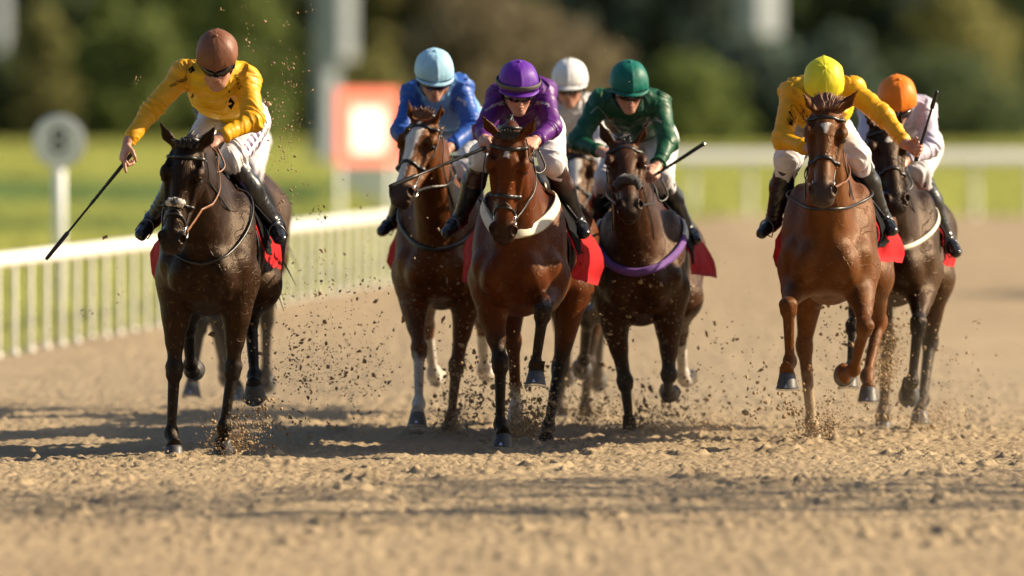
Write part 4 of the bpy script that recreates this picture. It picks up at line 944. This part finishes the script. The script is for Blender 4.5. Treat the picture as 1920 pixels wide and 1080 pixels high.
def blades():
    V = []
    for (y0, y1, n, wd, hh) in ((56, 100, 34000, .030, .10), (100, 180, 52000, .05, .12), (168, 330, 60000, .09, .15), (330, 600, 60000, .2, .22)):
        y = y0+(y1-y0)*RNG.random(n)**.8; x = (RNG.random(n)*2-1)*(y*.0575+.6)
        k = np.where(y < 168, x < left_edge(y)-.12, True); k &= ~((y < 173) & (x > left_edge(np.minimum(y, 174))-.1)); x, y = x[k], y[k]; m = len(x)
        h_ = hh*(.5+.7*RNG.random(m)); w_ = wd*(.6+.7*RNG.random(m)); a = RNG.random(m)*pi; lx, ly = RNG.normal(0, .35, m)*h_, RNG.normal(0, .35, m)*h_
        cx_, cy_ = np.cos(a)*w_*.5, np.sin(a)*w_*.5
        V.append(np.stack([np.stack([x-cx_, y-cy_, x*0-.05], 1), np.stack([x+cx_, y+cy_, x*0-.05], 1), np.stack([x+lx+cx_*.4, y+ly+cy_*.4, h_-.04], 1), np.stack([x+lx-cx_*.4, y+ly-cy_*.4, h_-.04], 1)], 1))
    V = np.concatenate(V); yy, xx = V[:, 0, 1], V[:, 0, 0]; rough = (xx < -4.0) & (np.abs(yy-220-12*np.sin(xx*.25)) < 26) | (xx < -3.2) & (np.abs(yy-152) < 5)  # mask of the left field's tree shadows, painted as darker, taller blades
    W2 = V[rough].reshape(-1, 3); V = V[~rough]; W2[:, 2] *= 1.5  # rough is the tree-shadow mask; W2 takes the shadow-band blades
    o = obj('shadow_band_grass', (W2, np.arange(len(W2)).reshape(-1, 4)), leafmat('shadow_band_blades', (.16, .24, .09), .5), smooth=False); o['kind'] = 'stuff'
    V = V.reshape(-1, 3); o = obj('grass', (V, np.arange(len(V)).reshape(-1, 4)), leafmat('grass_blades', (.40, .42, .12), .5), smooth=False); o['kind'] = 'stuff'

# ------------------------------------------------------------------ white running rails
def rail(name, path, ht, step, label, tw=.07, th=.13, pr=.032, lean=(0, 0), tilt=0):
    p = [A(x, y, 0) for x, y in path]; seg = [np.linalg.norm(b-a) for a, b in zip(p, p[1:])]; cum = np.concatenate([[0], np.cumsum(seg)])
    def pos(s): return A(np.interp(s, cum, [q[0] for q in p]), np.interp(s, cum, [q[1] for q in p]), 0)
    o = empty(name, p[0]-A(0, 0, .0), label, 'fence')
    q = MB(); L = cum[-1]; pts = [pos(s) for s in np.arange(0, L, 1.5)]+[p[-1]]
    V, F, n = [], [], 12
    for i, c in enumerate(pts):
        t = nrm(pts[min(i+1, len(pts)-1)]-pts[max(i-1, 0)]); s_ = nrm(np.cross(t, A(0, 0, 1)))
        for k in range(n): a = 2*pi*k/n; V.append(c+s_*(tw*.5*cos(a)+tilt*sin(a))+A(0, 0, ht-th/2+th/2*sin(a)))
    F = [(i*n+k, i*n+(k+1) % n, (i+1)*n+(k+1) % n, (i+1)*n+k) for i in range(len(pts)-1) for k in range(n)]+[tuple(range(n))[::-1]]
    q.add(V, F); q.obj('rail', M['plastic'], o)
    for s in np.arange(.3, L, step):
        c = pos(s); q = MB(); t = nrm(pos(min(s+.1, L))-pos(max(s-.1, 0))); s_ = nrm(np.cross(t, A(0, 0, 1)))
        q.tube(spline([c-A(0, 0, .05)-s_*lean[0], c+A(0, 0, ht*.55)-s_*lean[0], c+A(0, 0, ht*.85)-s_*lean[0]*.5, c+A(0, 0, ht-th*.6)], 3), pr, 8)
        q.lathe(c-s_*lean[0], A(0, 0, 1), [(pr*1.7, -.05), (pr*1.7, .03), (pr*1.1, .05)], 10); q.obj('post', M['plastic'], o)
    return o
rail('running_rail', [(-5.2, 55), (-3.9, 71), (-1.29, 102), (.35, 122)], .80, .92, 'white running rail sloping away behind the brown-capped jockey on the left', tw=.09, th=.115, pr=.021)
rail('running_rail', [(26, 168.5), (.8, 168.5), (-1.0, 170), (-2.2, 180), (-3.2, 200), (-4.4, 235)], 1.16, 1.02, 'level white running rail across the far side of the track, before the trees', tw=.12, th=.21, pr=.05, tilt=.09)

# ------------------------------------------------------------------ signs and pillars
def lettered(txt, c, size, nrm_, m, parent, up=A(0, 0, 1)):
    cu = bpy.data.curves.new('t', 'FONT'); cu.body = txt; cu.size = size; cu.align_x = 'CENTER'; cu.align_y = 'CENTER'; cu.extrude = .002
    o = bpy.data.objects.new('t', cu); C.objects.link(o); bpy.context.view_layer.update()
    me = bpy.data.meshes.new_from_object(o.evaluated_get(bpy.context.evaluated_depsgraph_get())); bpy.data.objects.remove(o)
    n = nrm(nrm_); u = nrm(np.cross(up, n)); v_ = np.cross(n, u)
    P = [c+u*x.co.x+v_*x.co.y+n*x.co.z for x in me.vertices]; F = [tuple(p.vertices) for p in me.polygons]
    return obj('lettering', (np.array(P), F), m, parent, smooth=False)
c = at(110, 266, 90); o = empty('marker_post', (c[0], c[1], 0), 'round white number marker on a pole behind the left rail', 'sign')
M['signwhite'] = mat('painted_white', (.83, .86, .88), .5, var=.04, vs=3)
q = MB(); q.lathe(c, A(0, -1, 0), [(.24, -.012), (.25, -.006), (.25, .008), (.24, .012)], 40); q.obj('disc', M['signwhite'], o, smooth=False)
q = MB(); q.lathe(c+A(0, .02, 0), A(0, -1, 0), [(.262, -.01), (.262, .012), (.248, .014)], 40); q.obj('rim', M['steel'], o, smooth=False)
lettered('8', c+A(0, -.016, 0), .36, A(0, -1, 0), M['black'], o)
q = MB(); q.tube([A(c[0], c[1]+.05, -.05), A(c[0], c[1]+.05, c[2]+.15)], .062, 14); q.obj('pole', M['signwhite'], o)
c = at(688, 238, 150); al = rad(58); n = A(sin(al), -cos(al), 0); u = A(cos(al), sin(al), 0)
o = empty('advertising_board', (c[0], c[1], 0), 'red advertising board with a white middle beyond the rails', 'sign')
M['signred'] = mat('red_paint', (.78, .17, .12), .5, var=.06, vs=2)
W_ = .98/cos(al); q = MB(); q.box(c, (W_, .05, 1.22), (u, n, A(0, 0, 1))); q.obj('panel', M['signred'], o, smooth=False)
q = MB(); q.box(c+n*.028-A(0, 0, .05), (W_*.52, .004, .70), (u, n, A(0, 0, 1))); q.obj('white_face', M['signwhite'], o, smooth=False)
for s in (-1, 1): q = MB(); q.box(A(c[0], c[1], c[2]/2-.3)+u*s*W_*.4-n*.05, (.07, .05, c[2]+.6), (u, n, A(0, 0, 1))); q.obj('leg', M['signwhite'], o, smooth=False)
M['concrete'] = mat('pale_concrete', (.34, .38, .43), .85, var=.12, vs=1.5, bump=.01, bs=6)
def pillar(px0, px1, py0, Yd, label, top, steps=()):
    x = ((px0+px1)/2-960)/FPX*Yd; wd = (px1-px0)/FPX*Yd; a = rad(43); u = A(cos(a), sin(a), 0); n = A(-sin(a), cos(a), 0); k = wd/(cos(a)+sin(a))
    o = empty('lamp_mast', (x, Yd, 0), label, 'mast'); b = 0.
    z0 = max(0, at(px0, py0, Yd)[2]) if py0 else 0
    q = MB(); q.box(A(x, Yd, top/2), (k, k, top), (u, n, A(0, 0, 1))); q.obj('shaft', M['concrete'], o, smooth=False)
    q = MB(); q.box(A(x, Yd, .3), (k*1.5, k*1.5, .7), (u, n, A(0, 0, 1))); q.obj('plinth', M['concrete'], o, smooth=False)
    for i in range(3):
        q = MB(); q.box(A(x, Yd-.2, top+.35+.55*i), (k*2.6, .3, .4), (u, n, A(0, 0, 1))); q.obj('floodlight', M['steel'], o, smooth=False)
    q = MB(); q.box(A(x, Yd, top+.7), (k*.4, k*.4, 1.8), (u, n, A(0, 0, 1))); q.obj('bracket', M['concrete'], o, smooth=False)
    for (pa, pb, ya, yb, dd) in steps:
        w2 = (pb-pa)/FPX*Yd; x2 = ((pa+pb)/2-960)/FPX*Yd; za, zb = at(pa, yb, Yd)[2], at(pa, ya, Yd)[2]
        q = MB(); q.box(A(x2, Yd+dd, (za+zb)/2), (w2, w2*.6, zb-za), (u, n, A(0, 0, 1))); q.obj('side_box', M['concrete'], o, smooth=False)
pillar(592, 636, 300, 340, 'grey mast rising beside the red advertising board', 15, [(630, 664, -40, 112, -.1)])
pillar(1386, 1464, 105, 545, 'two-toned mast showing above the bushes at the upper right', 22)
pillar(-14, 16, 130, 576, 'pale mast cut off by the left border of the picture', 16)

# ------------------------------------------------------------------ trees and bushes
def leafmat(name, c, tr=.5):
    m = mat(name, c, .65, spec=.2, trans=tr); t = m.node_tree; N, L = t.nodes, t.links
    g = N.new('ShaderNodeNewGeometry'); r = N.new('ShaderNodeMapRange'); r.inputs[3].default_value = .55; r.inputs[4].default_value = 1.5; L.new(g.outputs['Random Per Island'], r.inputs[0])
    x = N.new('ShaderNodeVectorMath'); x.operation = 'SCALE'; x.inputs[0].default_value = c; L.new(r.outputs[0], x.inputs['Scale'])
    L.new(x.outputs[0], N['Principled BSDF'].inputs['Base Color'])
    for n in N:
        if n.type == 'BSDF_TRANSLUCENT': L.new(x.outputs[0], n.inputs[0])
    return m
LM = dict(dark=leafmat('dark_leaves', (.10, .135, .06)), green=leafmat('green_leaves', (.17, .215, .065)), olive=leafmat('olive_leaves', (.27, .26, .10)),
          brown=leafmat('brownish_leaves', (.24, .20, .125)), grey=leafmat('grey_green_leaves', (.12, .165, .13)), teal=leafmat('blue_green_leaves', (.10, .14, .115)))
M['bark'] = mat('bark', (.07, .05, .035), .9, var=.3, vs=6, bump=.02, bs=8)
TREES = 0
def tree(x, Yd, ht, rx, kind, name, label, cat='tree', base_=.12, leaf=.5, dens=1.0, seed=0, group=None, round_=1.0, tk=1.0):
    rg = np.random.default_rng(seed+11); o = empty(name, (x, Yd, -.04), label, cat, group)
    q = MB(); th = ht*.62; q.tube([A(x, Yd, -.1), A(x+rg.normal(0, .1), Yd, th*.4), A(x+rg.normal(0, .25), Yd, th)], [.035*ht*.6*tk, .025*ht*.6*tk, .008*ht*tk], 9)
    cl = []; nc = int(46*dens)
    zc0, zc1 = ht*base_, ht
    for i in range(nc):
        u = rg.random(); z = zc0+(zc1-zc0)*u; prof = (sin(pi*min(1, (u*.85+.12)))**.6)*round_+(1-round_)*(1-u*.6)
        a = rg.random()*2*pi; r = rx*prof*math.sqrt(rg.random())*.92; cl.append((x+r*cos(a), Yd+r*sin(a), z, rx*(.20+.16*rg.random())))
    for (a, b, z, r) in cl[::5]:
        q.tube([A(x, Yd, z*.45), A((x+a)/2, (Yd+b)/2, z*.75), A(a, b, z)], [.012*ht*.6*tk, .008*ht*.6*tk, .01], 5)
    q.obj('trunk', M['bark'], o)
    P = []; per = int(46*dens**.3)
    for (a, b, z, r) in cl:
        d = rg.normal(0, 1, (per, 3)); d /= np.linalg.norm(d, axis=1)[:, None]; rr = r*(rg.random(per)**.4)[:, None]
        c = A(a, b, z)+d*rr*A(1.15, 1.15, .8); n = d*.5+rg.normal(0, .6, (per, 3))+A(0, 0, .3); n /= np.linalg.norm(n, axis=1)[:, None]
        t = np.cross(n, rg.normal(0, 1, (per, 3))); t /= np.linalg.norm(t, axis=1)[:, None]+1e-9; s = np.cross(n, t); lf = (leaf*(.6+.8*rg.random(per)))[:, None]
        P.append(np.stack([c-t*lf*.5, c+s*lf*.36+n*lf*.08, c+t*lf*.5, c-s*lf*.36+n*lf*.08], 1))
    P = np.concatenate(P).reshape(-1, 3); P[:, 2] = np.maximum(P[:, 2], .05)
    obj('crown', (P, np.arange(len(P)).reshape(-1, 4)), LM[kind], o, smooth=False)
    return o
def tpx(px, pytop, hw, Yd, *a, **k):
    p = at(px, pytop, Yd); return tree(p[0], Yd, p[2], hw/FPX*Yd, *a, **k)
# the far wood: two rows of trees that stand shoulder to shoulder
ROW = [(-60, 'dark'), (60, 'dark'), (165, 'dark'), (262, 'dark'), (355, 'green'), (455, 'green'), (545, 'dark'), (650, 'olive'), (745, 'olive'), (840, 'brown'), (930, 'dark'), (1030, 'teal'), (1125, 'teal'),
       (1225, 'teal'), (1320, 'teal'), (1425, 'dark'), (1530, 'dark'), (1640, 'dark'), (1745, 'grey'), (1850, 'dark'), (1960, 'dark')]
TLAB = dict(dark='dark leafy tree in the far wood', green='bright green leafy tree in the far wood', olive='olive yellow tree in the far wood', brown='brownish tree in the far wood', teal='blue green tree in the far wood', grey='grey green tree in the far wood')
place = ['at the left border of the picture', 'above the round number marker', 'left of the brown-capped jockey', 'straight behind the stretched arm', 'behind the brown cap', 'just right of the brown cap', 'left of the grey mast', 'behind the grey mast', 'above the red board', 'above the pale blue cap', 'above the purple cap', 'above the white cap', 'above the teal green cap', 'left of the two-toned mast', 'beside the two-toned mast', 'just right of the two-toned mast', 'above the yellow cap', 'above the orange cap', 'above the raised whip', 'towards the right border', 'at the right border of the picture']
for i, (px, kd) in enumerate(ROW):
    tpx(px+RNG.normal(0, 8), -95-90*RNG.random(), 78+22*RNG.random(), 585+18*RNG.random(), kd, 'broadleaf_tree', TLAB[kd]+' '+place[i], seed=i, group='trees of the far wood', base_=.0, leaf=.7, dens=1.7)
for i in range(16):
    tpx(-80+135*i, -230, 110, 640, 'dark', 'background_tree', 'tall dark tree of the second row, closing the gaps of the far wood', seed=60+i, group='second row of the far wood', base_=.0, leaf=1.3, dens=2)
tpx(905, -10, 165, 500, 'brown', 'rounded_bush', 'big brownish rounded bush behind the pale blue and purple caps', 'bush', base_=.0, leaf=.5, dens=1.8, seed=101)
tpx(1075, 62, 120, 505, 'brown', 'rounded_bush', 'lower brownish bush behind the white cap', 'bush', base_=.0, leaf=.5, dens=1.3, seed=102)
tpx(1290, 125, 120, 470, 'green', 'rounded_bush', 'mid green bush right of the teal green cap', 'bush', base_=.0, leaf=.45, dens=1.6, seed=103)
tpx(1415, 92, 130, 500, 'grey', 'rounded_bush', 'grey green bush under the two-toned mast', 'bush', base_=.0, leaf=.65, dens=3.2, seed=104)
tpx(1570, 68, 95, 492, 'grey', 'rounded_bush', 'taller grey green bush behind the yellow cap', 'bush', base_=.0, leaf=.45, dens=1.5, seed=105)
tpx(1760, 120, 190, 520, 'dark', 'rounded_bush', 'broad dark bush behind the orange cap and raised whip', 'bush', base_=.0, leaf=.5, dens=1.8, seed=106)
tpx(690, 120, 90, 540, 'olive', 'rounded_bush', 'olive bush behind the red advertising board', 'bush', base_=.0, leaf=.5, dens=1.2, seed=107)
tpx(420, 150, 130, 560, 'green', 'rounded_bush', 'green bush at the edge of the grass behind the brown-capped jockey', 'bush', base_=.0, leaf=.5, dens=1.2, seed=108)
tpx(232, -40, 100, 548, 'green', 'lone_tree', 'sunlit green tree standing forward of the wood left of the stretched arm', seed=111, base_=.0, leaf=.55, dens=1.5)
tpx(452, -60, 105, 552, 'green', 'lone_tree', 'sunlit green tree standing forward of the wood behind the brown cap', seed=112, base_=.0, leaf=.55, dens=1.5)
tpx(80, 20, 75, 556, 'olive', 'lone_tree', 'low olive tree standing forward of the wood above the round marker', seed=113, base_=.0, leaf=.5, dens=1.3)
tpx(1790, -30, 120, 556, 'olive', 'lone_tree', 'dusky olive tree standing forward of the wood above the raised whip', seed=114, base_=.0, leaf=.5, dens=1.3)
tpx(4, 118, 85, 560, 'dark', 'rounded_bush', 'dark bush under the pale mast at the left border', 'bush', base_=.0, leaf=.6, dens=2.6, seed=115)
# trees beside the track that throw the shade across the sand
tree(18.8, 46.6, 17, 2.6, 'green', 'poplar_tree', 'slim nearer tree beside the track, second of the pair shading the near sand', seed=203, base_=.32, leaf=.15, dens=1.0, round_=.8, tk=.3)
tree(16.8, 48.6, 16, 2.2, 'green', 'poplar_tree', 'slim tree beside the track, its shade across the near sand', seed=201, base_=.30, leaf=.15, dens=1.1, round_=.8, tk=.3)
tree(27.6, 98.5, 11.5, 5.0, 'green', 'spreading_tree', 'spreading tree farther along the track beyond the right border', seed=202, base_=.66, leaf=.3, dens=2.4)
def sky_screen():                                  # unseen wood added behind the camera to keep low sky off the horses
    n = 26000; x = RNG.uniform(-110, 110, n); z = 30*RNG.random(n)**.8; y = -13-7*RNG.random(n)-4*np.sin(x*.11)*(z/30); k = z < 24+5*np.sin(x*.13)+3*np.sin(x*.41+1); x, y, z = x[k], y[k], z[k]; m = len(x)
    c = np.stack([x, y, z], 1); t = RNG.normal(0, 1, (m, 3)); t /= np.linalg.norm(t, axis=1)[:, None]; s = np.cross(t, RNG.normal(0, 1, (m, 3))); s /= np.linalg.norm(s, axis=1)[:, None]
    P = np.stack([c-t*.9, c+s*.7, c+t*.9, c-s*.7], 1).reshape(-1, 3); P[:, 2] = np.maximum(P[:, 2], .0)
    o = obj('added_unseen_wood', (P, np.arange(len(P)).reshape(-1, 4)), leafmat('sky_screen_leaves', (.045, .065, .03), .25), smooth=False); o['kind'] = 'stuff'
sky_screen()

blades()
# ------------------------------------------------------------------ thrown sand and clods
def ico():
    import bmesh
    bm = bmesh.new(); bmesh.ops.create_icosphere(bm, subdivisions=1, radius=1); bm.verts.ensure_lookup_table()
    v = np.array([x.co[:] for x in bm.verts]); f = np.array([[x.index for x in q.verts] for q in bm.faces]); bm.free(); return v, f
IV, IF = ico()
def spray(name, pts, rad_, label=None, cat='dirt'):
    n = len(pts); V = []; F = []
    for i in range(n):
        d = IV*(1+RNG.normal(0, .42, (len(IV), 1)).clip(-.6, .9))*A(1, 1, .8)*np.exp(RNG.normal(0, .25, 3))
        th = RNG.random()*6.28; ct, st = cos(th), sin(th); d = np.stack([d[:, 0]*ct-d[:, 2]*st, d[:, 1], d[:, 0]*st+d[:, 2]*ct], 1)
        V.append(pts[i]+d*rad_[i]); F.append(IF+i*len(IV))
    o = obj(name, (np.concatenate(V), np.concatenate(F)), M['dirt'], smooth=False); o['kind'] = 'stuff'; return o
def cloud(x0, y0, x1, y1, sx, n, d0, d1, r0=.004, sg=.65, bias=1.0, rmax=.03):
    t = RNG.random(n)**bias; p = []
    for i in range(n):
        px = x0+(x1-x0)*t[i]+RNG.normal(0, sx*(.4+.8*t[i])); py = y0+(y1-y0)*t[i]+RNG.normal(0, sx*.55); p.append(at(px, py, d0+(d1-d0)*RNG.random()))
    p = np.array(p); ok = p[:, 2] > .01; r = np.clip(.74*r0*np.exp(RNG.normal(0, sg, n)), .0020, rmax*.5); return p[ok], r[ok]
def clumps(L):
    P, Rr = [], []
    for (px, py, s, Yd) in L:
        c = at(px, py, Yd); k = 3+int(s/2.2)
        for i in range(k): P.append(c+RNG.normal(0, s/560, 3)); Rr.append(s/350*.16*(.5+.8*RNG.random()))
    return np.array(P), np.array(Rr)
def joinc(*L): return np.concatenate([a for a, _ in L]), np.concatenate([b for _, b in L])
BIG = clumps([(468, 52, 9, 51.5), (412, 18, 7, 51), (461, 12, 6, 51.5), (535, 42, 10, 51.8), (583, 18, 8, 52.5), (465, 82, 13, 51.4), (535, 118, 14, 51.6), (541, 132, 9, 51.6), (542, 160, 11, 51.7), (256, 150, 8, 50.2), (503, 208, 20, 51.5), (518, 195, 11, 51.6), (508, 230, 9, 51.5),
  (562, 227, 8, 52), (583, 228, 8, 52), (540, 245, 10, 52), (538, 286, 10, 51.5), (540, 318, 10, 51.4), (572, 346, 9, 52.2), (523, 352, 8, 51.3), (545, 370, 12, 51.5), (533, 370, 9, 51.5), (597, 390, 12, 52), (588, 396, 8, 52), (605, 414, 9, 52.3), (556, 406, 8, 51.7), (526, 386, 10, 51.3), (132, 446, 7, 50), (162, 585, 11, 50),
  (225, 548, 8, 50.2), (598, 490, 11, 52.5), (596, 552, 14, 52.4), (534, 570, 10, 51.4), (545, 620, 14, 51.5), (556, 655, 20, 51.6), (552, 680, 18, 51.6), (700, 668, 16, 53), (535, 710, 17, 51.3), (574, 732, 15, 51.8), (580, 735, 12, 51.8), (500, 765, 20, 51), (518, 790, 17, 51.2), (557, 790, 18, 51.5), (548, 808, 17, 51.5), (495, 795, 16, 51),
  (672, 780, 12, 52.7), (610, 660, 10, 52.1), (640, 700, 9, 52.4), (655, 745, 9, 52.6), (620, 590, 8, 52.3), (690, 620, 9, 53), (725, 705, 10, 53), (860, 800, 22, 53.5), (890, 770, 20, 53), (885, 735, 18, 53), (990, 790, 34, 52.3), (975, 815, 24, 52), (985, 745, 20, 52.5), (1000, 810, 22, 52), (905, 830, 18, 52.6), (880, 700, 14, 53),
  (1832, 606, 12, 53), (1670, 620, 14, 53), (1680, 640, 12, 53), (1535, 575, 18, 52.6), (1545, 605, 12, 52.8), (1560, 640, 12, 52.8), (1480, 760, 22, 52), (1490, 768, 16, 52), (1550, 800, 22, 52.6), (1410, 780, 14, 53), (1430, 745, 10, 52.5), (1310, 690, 9, 53.5), (1290, 745, 10, 53.5), (1225, 815, 26, 53.8), (1270, 790, 18, 54), (1130, 640, 14, 52.5), (1120, 600, 12, 52.5), (1345, 640, 9, 54), (1765, 770, 10, 54), (1815, 775, 12, 54), (1640, 700, 14, 53.2), (1300, 540, 9, 53)])
L = [BIG,
  cloud(425, 840, 470, 770, 34, 360, 50.6, 51.6, .0052), cloud(410, 848, 500, 842, 26, 260, 50.4, 51.4, .006), cloud(500, 800, 600, 480, 95, 240, 51, 53, .005, bias=.8), cloud(520, 420, 520, 20, 40, 110, 51.2, 52.2, .0036), cloud(440, 700, 450, 560, 26, 90, 51, 51.6, .0034),
  cloud(620, 800, 700, 420, 70, 170, 52, 54, .0045), cloud(842, 822, 870, 700, 42, 260, 53, 54.4, .0055), cloud(975, 830, 990, 690, 34, 300, 51.9, 53, .0065), cloud(900, 760, 880, 560, 42, 150, 52, 53.5, .0055), cloud(930, 836, 1010, 838, 30, 120, 51.8, 52.6, .006),
  cloud(1096, 800, 1110, 690, 40, 240, 54, 56.5, .006), cloud(1190, 822, 1260, 740, 50, 300, 53.8, 55.5, .0065), cloud(1150, 640, 1240, 500, 50, 130, 52.8, 53.3, .0036), cloud(1310, 800, 1300, 620, 55, 120, 53.5, 55, .005),
  cloud(1525, 830, 1500, 700, 60, 260, 52.2, 53.6, .0055), cloud(1655, 815, 1660, 560, 42, 420, 53, 54.6, .0058), cloud(1560, 720, 1560, 580, 40, 90, 52.5, 53.6, .005), cloud(1740, 800, 1800, 640, 50, 150, 53.5, 55, .005), cloud(1400, 800, 1420, 640, 60, 120, 52, 54, .0048),
  cloud(100, 560, 700, 300, 120, 60, 49.8, 52, .0035), cloud(1000, 120, 1400, 240, 150, 26, 51, 54, .003), cloud(760, 560, 960, 420, 60, 90, 52, 53, .003)]
FP = []
for (px, py, sx, sy, n, yd, dx) in ((420, 826, 26, 34, 900, 50.7, 14), (360, 850, 40, 10, 300, 50.2, 0), (845, 800, 26, 40, 600, 53.4, 10), (985, 800, 26, 50, 900, 52.2, 12), (1030, 830, 20, 14, 300, 52, 8), (1100, 780, 34, 40, 600, 55, 10), (1195, 800, 40, 34, 900, 53.9, 20), (1300, 795, 50, 22, 500, 54.5, 20), (1530, 800, 30, 40, 800, 52.6, 16), (1660, 700, 22, 80, 1000, 53.9, 6), (1740, 790, 40, 40, 500, 54.2, 16), (570, 700, 85, 100, 420, 52, 10), (520, 300, 30, 130, 90, 51.6, 6), (660, 720, 70, 60, 300, 53, 10), (880, 740, 60, 60, 300, 53.2, 10)):
    for i in range(int(n*1.5)):
        q = abs(RNG.normal(0, 1)); FP.append((at(px+RNG.normal(0, sx)*(.5+.5*q)+dx*q, py+20-q*sy*.9+RNG.normal(0, 6), yd+RNG.normal(0, .25)), .0014*np.exp(RNG.normal(0, .5))))
FP = [(p, r) for p, r in FP if p[2] > .012]
TV = np.array([(1, 1, 1), (-1, -1, 1), (-1, 1, -1), (1, -1, -1)])*.9; TF = np.array([(0, 1, 2), (0, 3, 1), (0, 2, 3), (1, 3, 2)]); PP = np.array([p for p, _ in FP]); RR = np.array([r for _, r in FP])
V = (PP[:, None, :]+(TV[None]*(1+RNG.normal(0, .3, (len(PP), 4, 3))))*RR[:, None, None]*1.6).reshape(-1, 3)
o = obj('sand_spray', (V, (np.arange(len(PP))[:, None, None]*4+TF[None]).reshape(-1, 3)), M['dirt'], smooth=False); o['kind'] = 'stuff'
spray('flying_dirt', *joinc(*L))

# ------------------------------------------------------------------ dust hanging low behind the pack
m = bpy.data.materials.new('dust'); m.use_nodes = True; t = m.node_tree; N, L = t.nodes, t.links
for n in list(N):
    if n.type != 'OUTPUT_MATERIAL': N.remove(n)
out = [n for n in N if n.type == 'OUTPUT_MATERIAL'][0]; pv = N.new('ShaderNodeVolumePrincipled'); pv.inputs['Color'].default_value = (.86, .72, .54, 1); pv.inputs['Anisotropy'].default_value = .2
tc = N.new('ShaderNodeTexCoord'); no = N.new('ShaderNodeTexNoise'); no.inputs['Scale'].default_value = 1.1; no.inputs['Detail'].default_value = 3; L.new(tc.outputs['Object'], no.inputs['Vector'])
sx = N.new('ShaderNodeSeparateXYZ'); L.new(tc.outputs['Object'], sx.inputs[0]); mr = N.new('ShaderNodeMapRange'); mr.inputs[1].default_value = .0; mr.inputs[2].default_value = .85; mr.inputs[3].default_value = 1; mr.inputs[4].default_value = 0; mr.interpolation_type = 'SMOOTHSTEP'; L.new(sx.outputs[2], mr.inputs[0])
r2 = N.new('ShaderNodeMapRange'); r2.inputs[1].default_value = .38; r2.inputs[2].default_value = .75; r2.inputs[3].default_value = 0; r2.inputs[4].default_value = .085; L.new(no.outputs['Fac'], r2.inputs[0])
mu = N.new('ShaderNodeMath'); mu.operation = 'MULTIPLY'; L.new(mr.outputs[0], mu.inputs[0]); L.new(r2.outputs[0], mu.inputs[1]); L.new(mu.outputs[0], pv.inputs['Density']); L.new(pv.outputs[0], out.inputs['Volume'])
q = MB(); q.add([A(-3.6, 51.2, -.05), A(4.2, 51.2, -.05), A(4.2, 63, -.05), A(-3.6, 63, -.05), A(-3.6, 51.2, .9), A(4.2, 51.2, .9), A(4.2, 63, .9), A(-3.6, 63, .9)], [(0,3,2,1),(4,5,6,7),(0,1,5,4),(1,2,6,5),(2,3,7,6),(3,0,4,7)])
o = q.obj('dust_haze', m, smooth=False); o['kind'] = 'stuff'; S.cycles.volume_step_rate = 2; S.cycles.volume_max_steps = 64
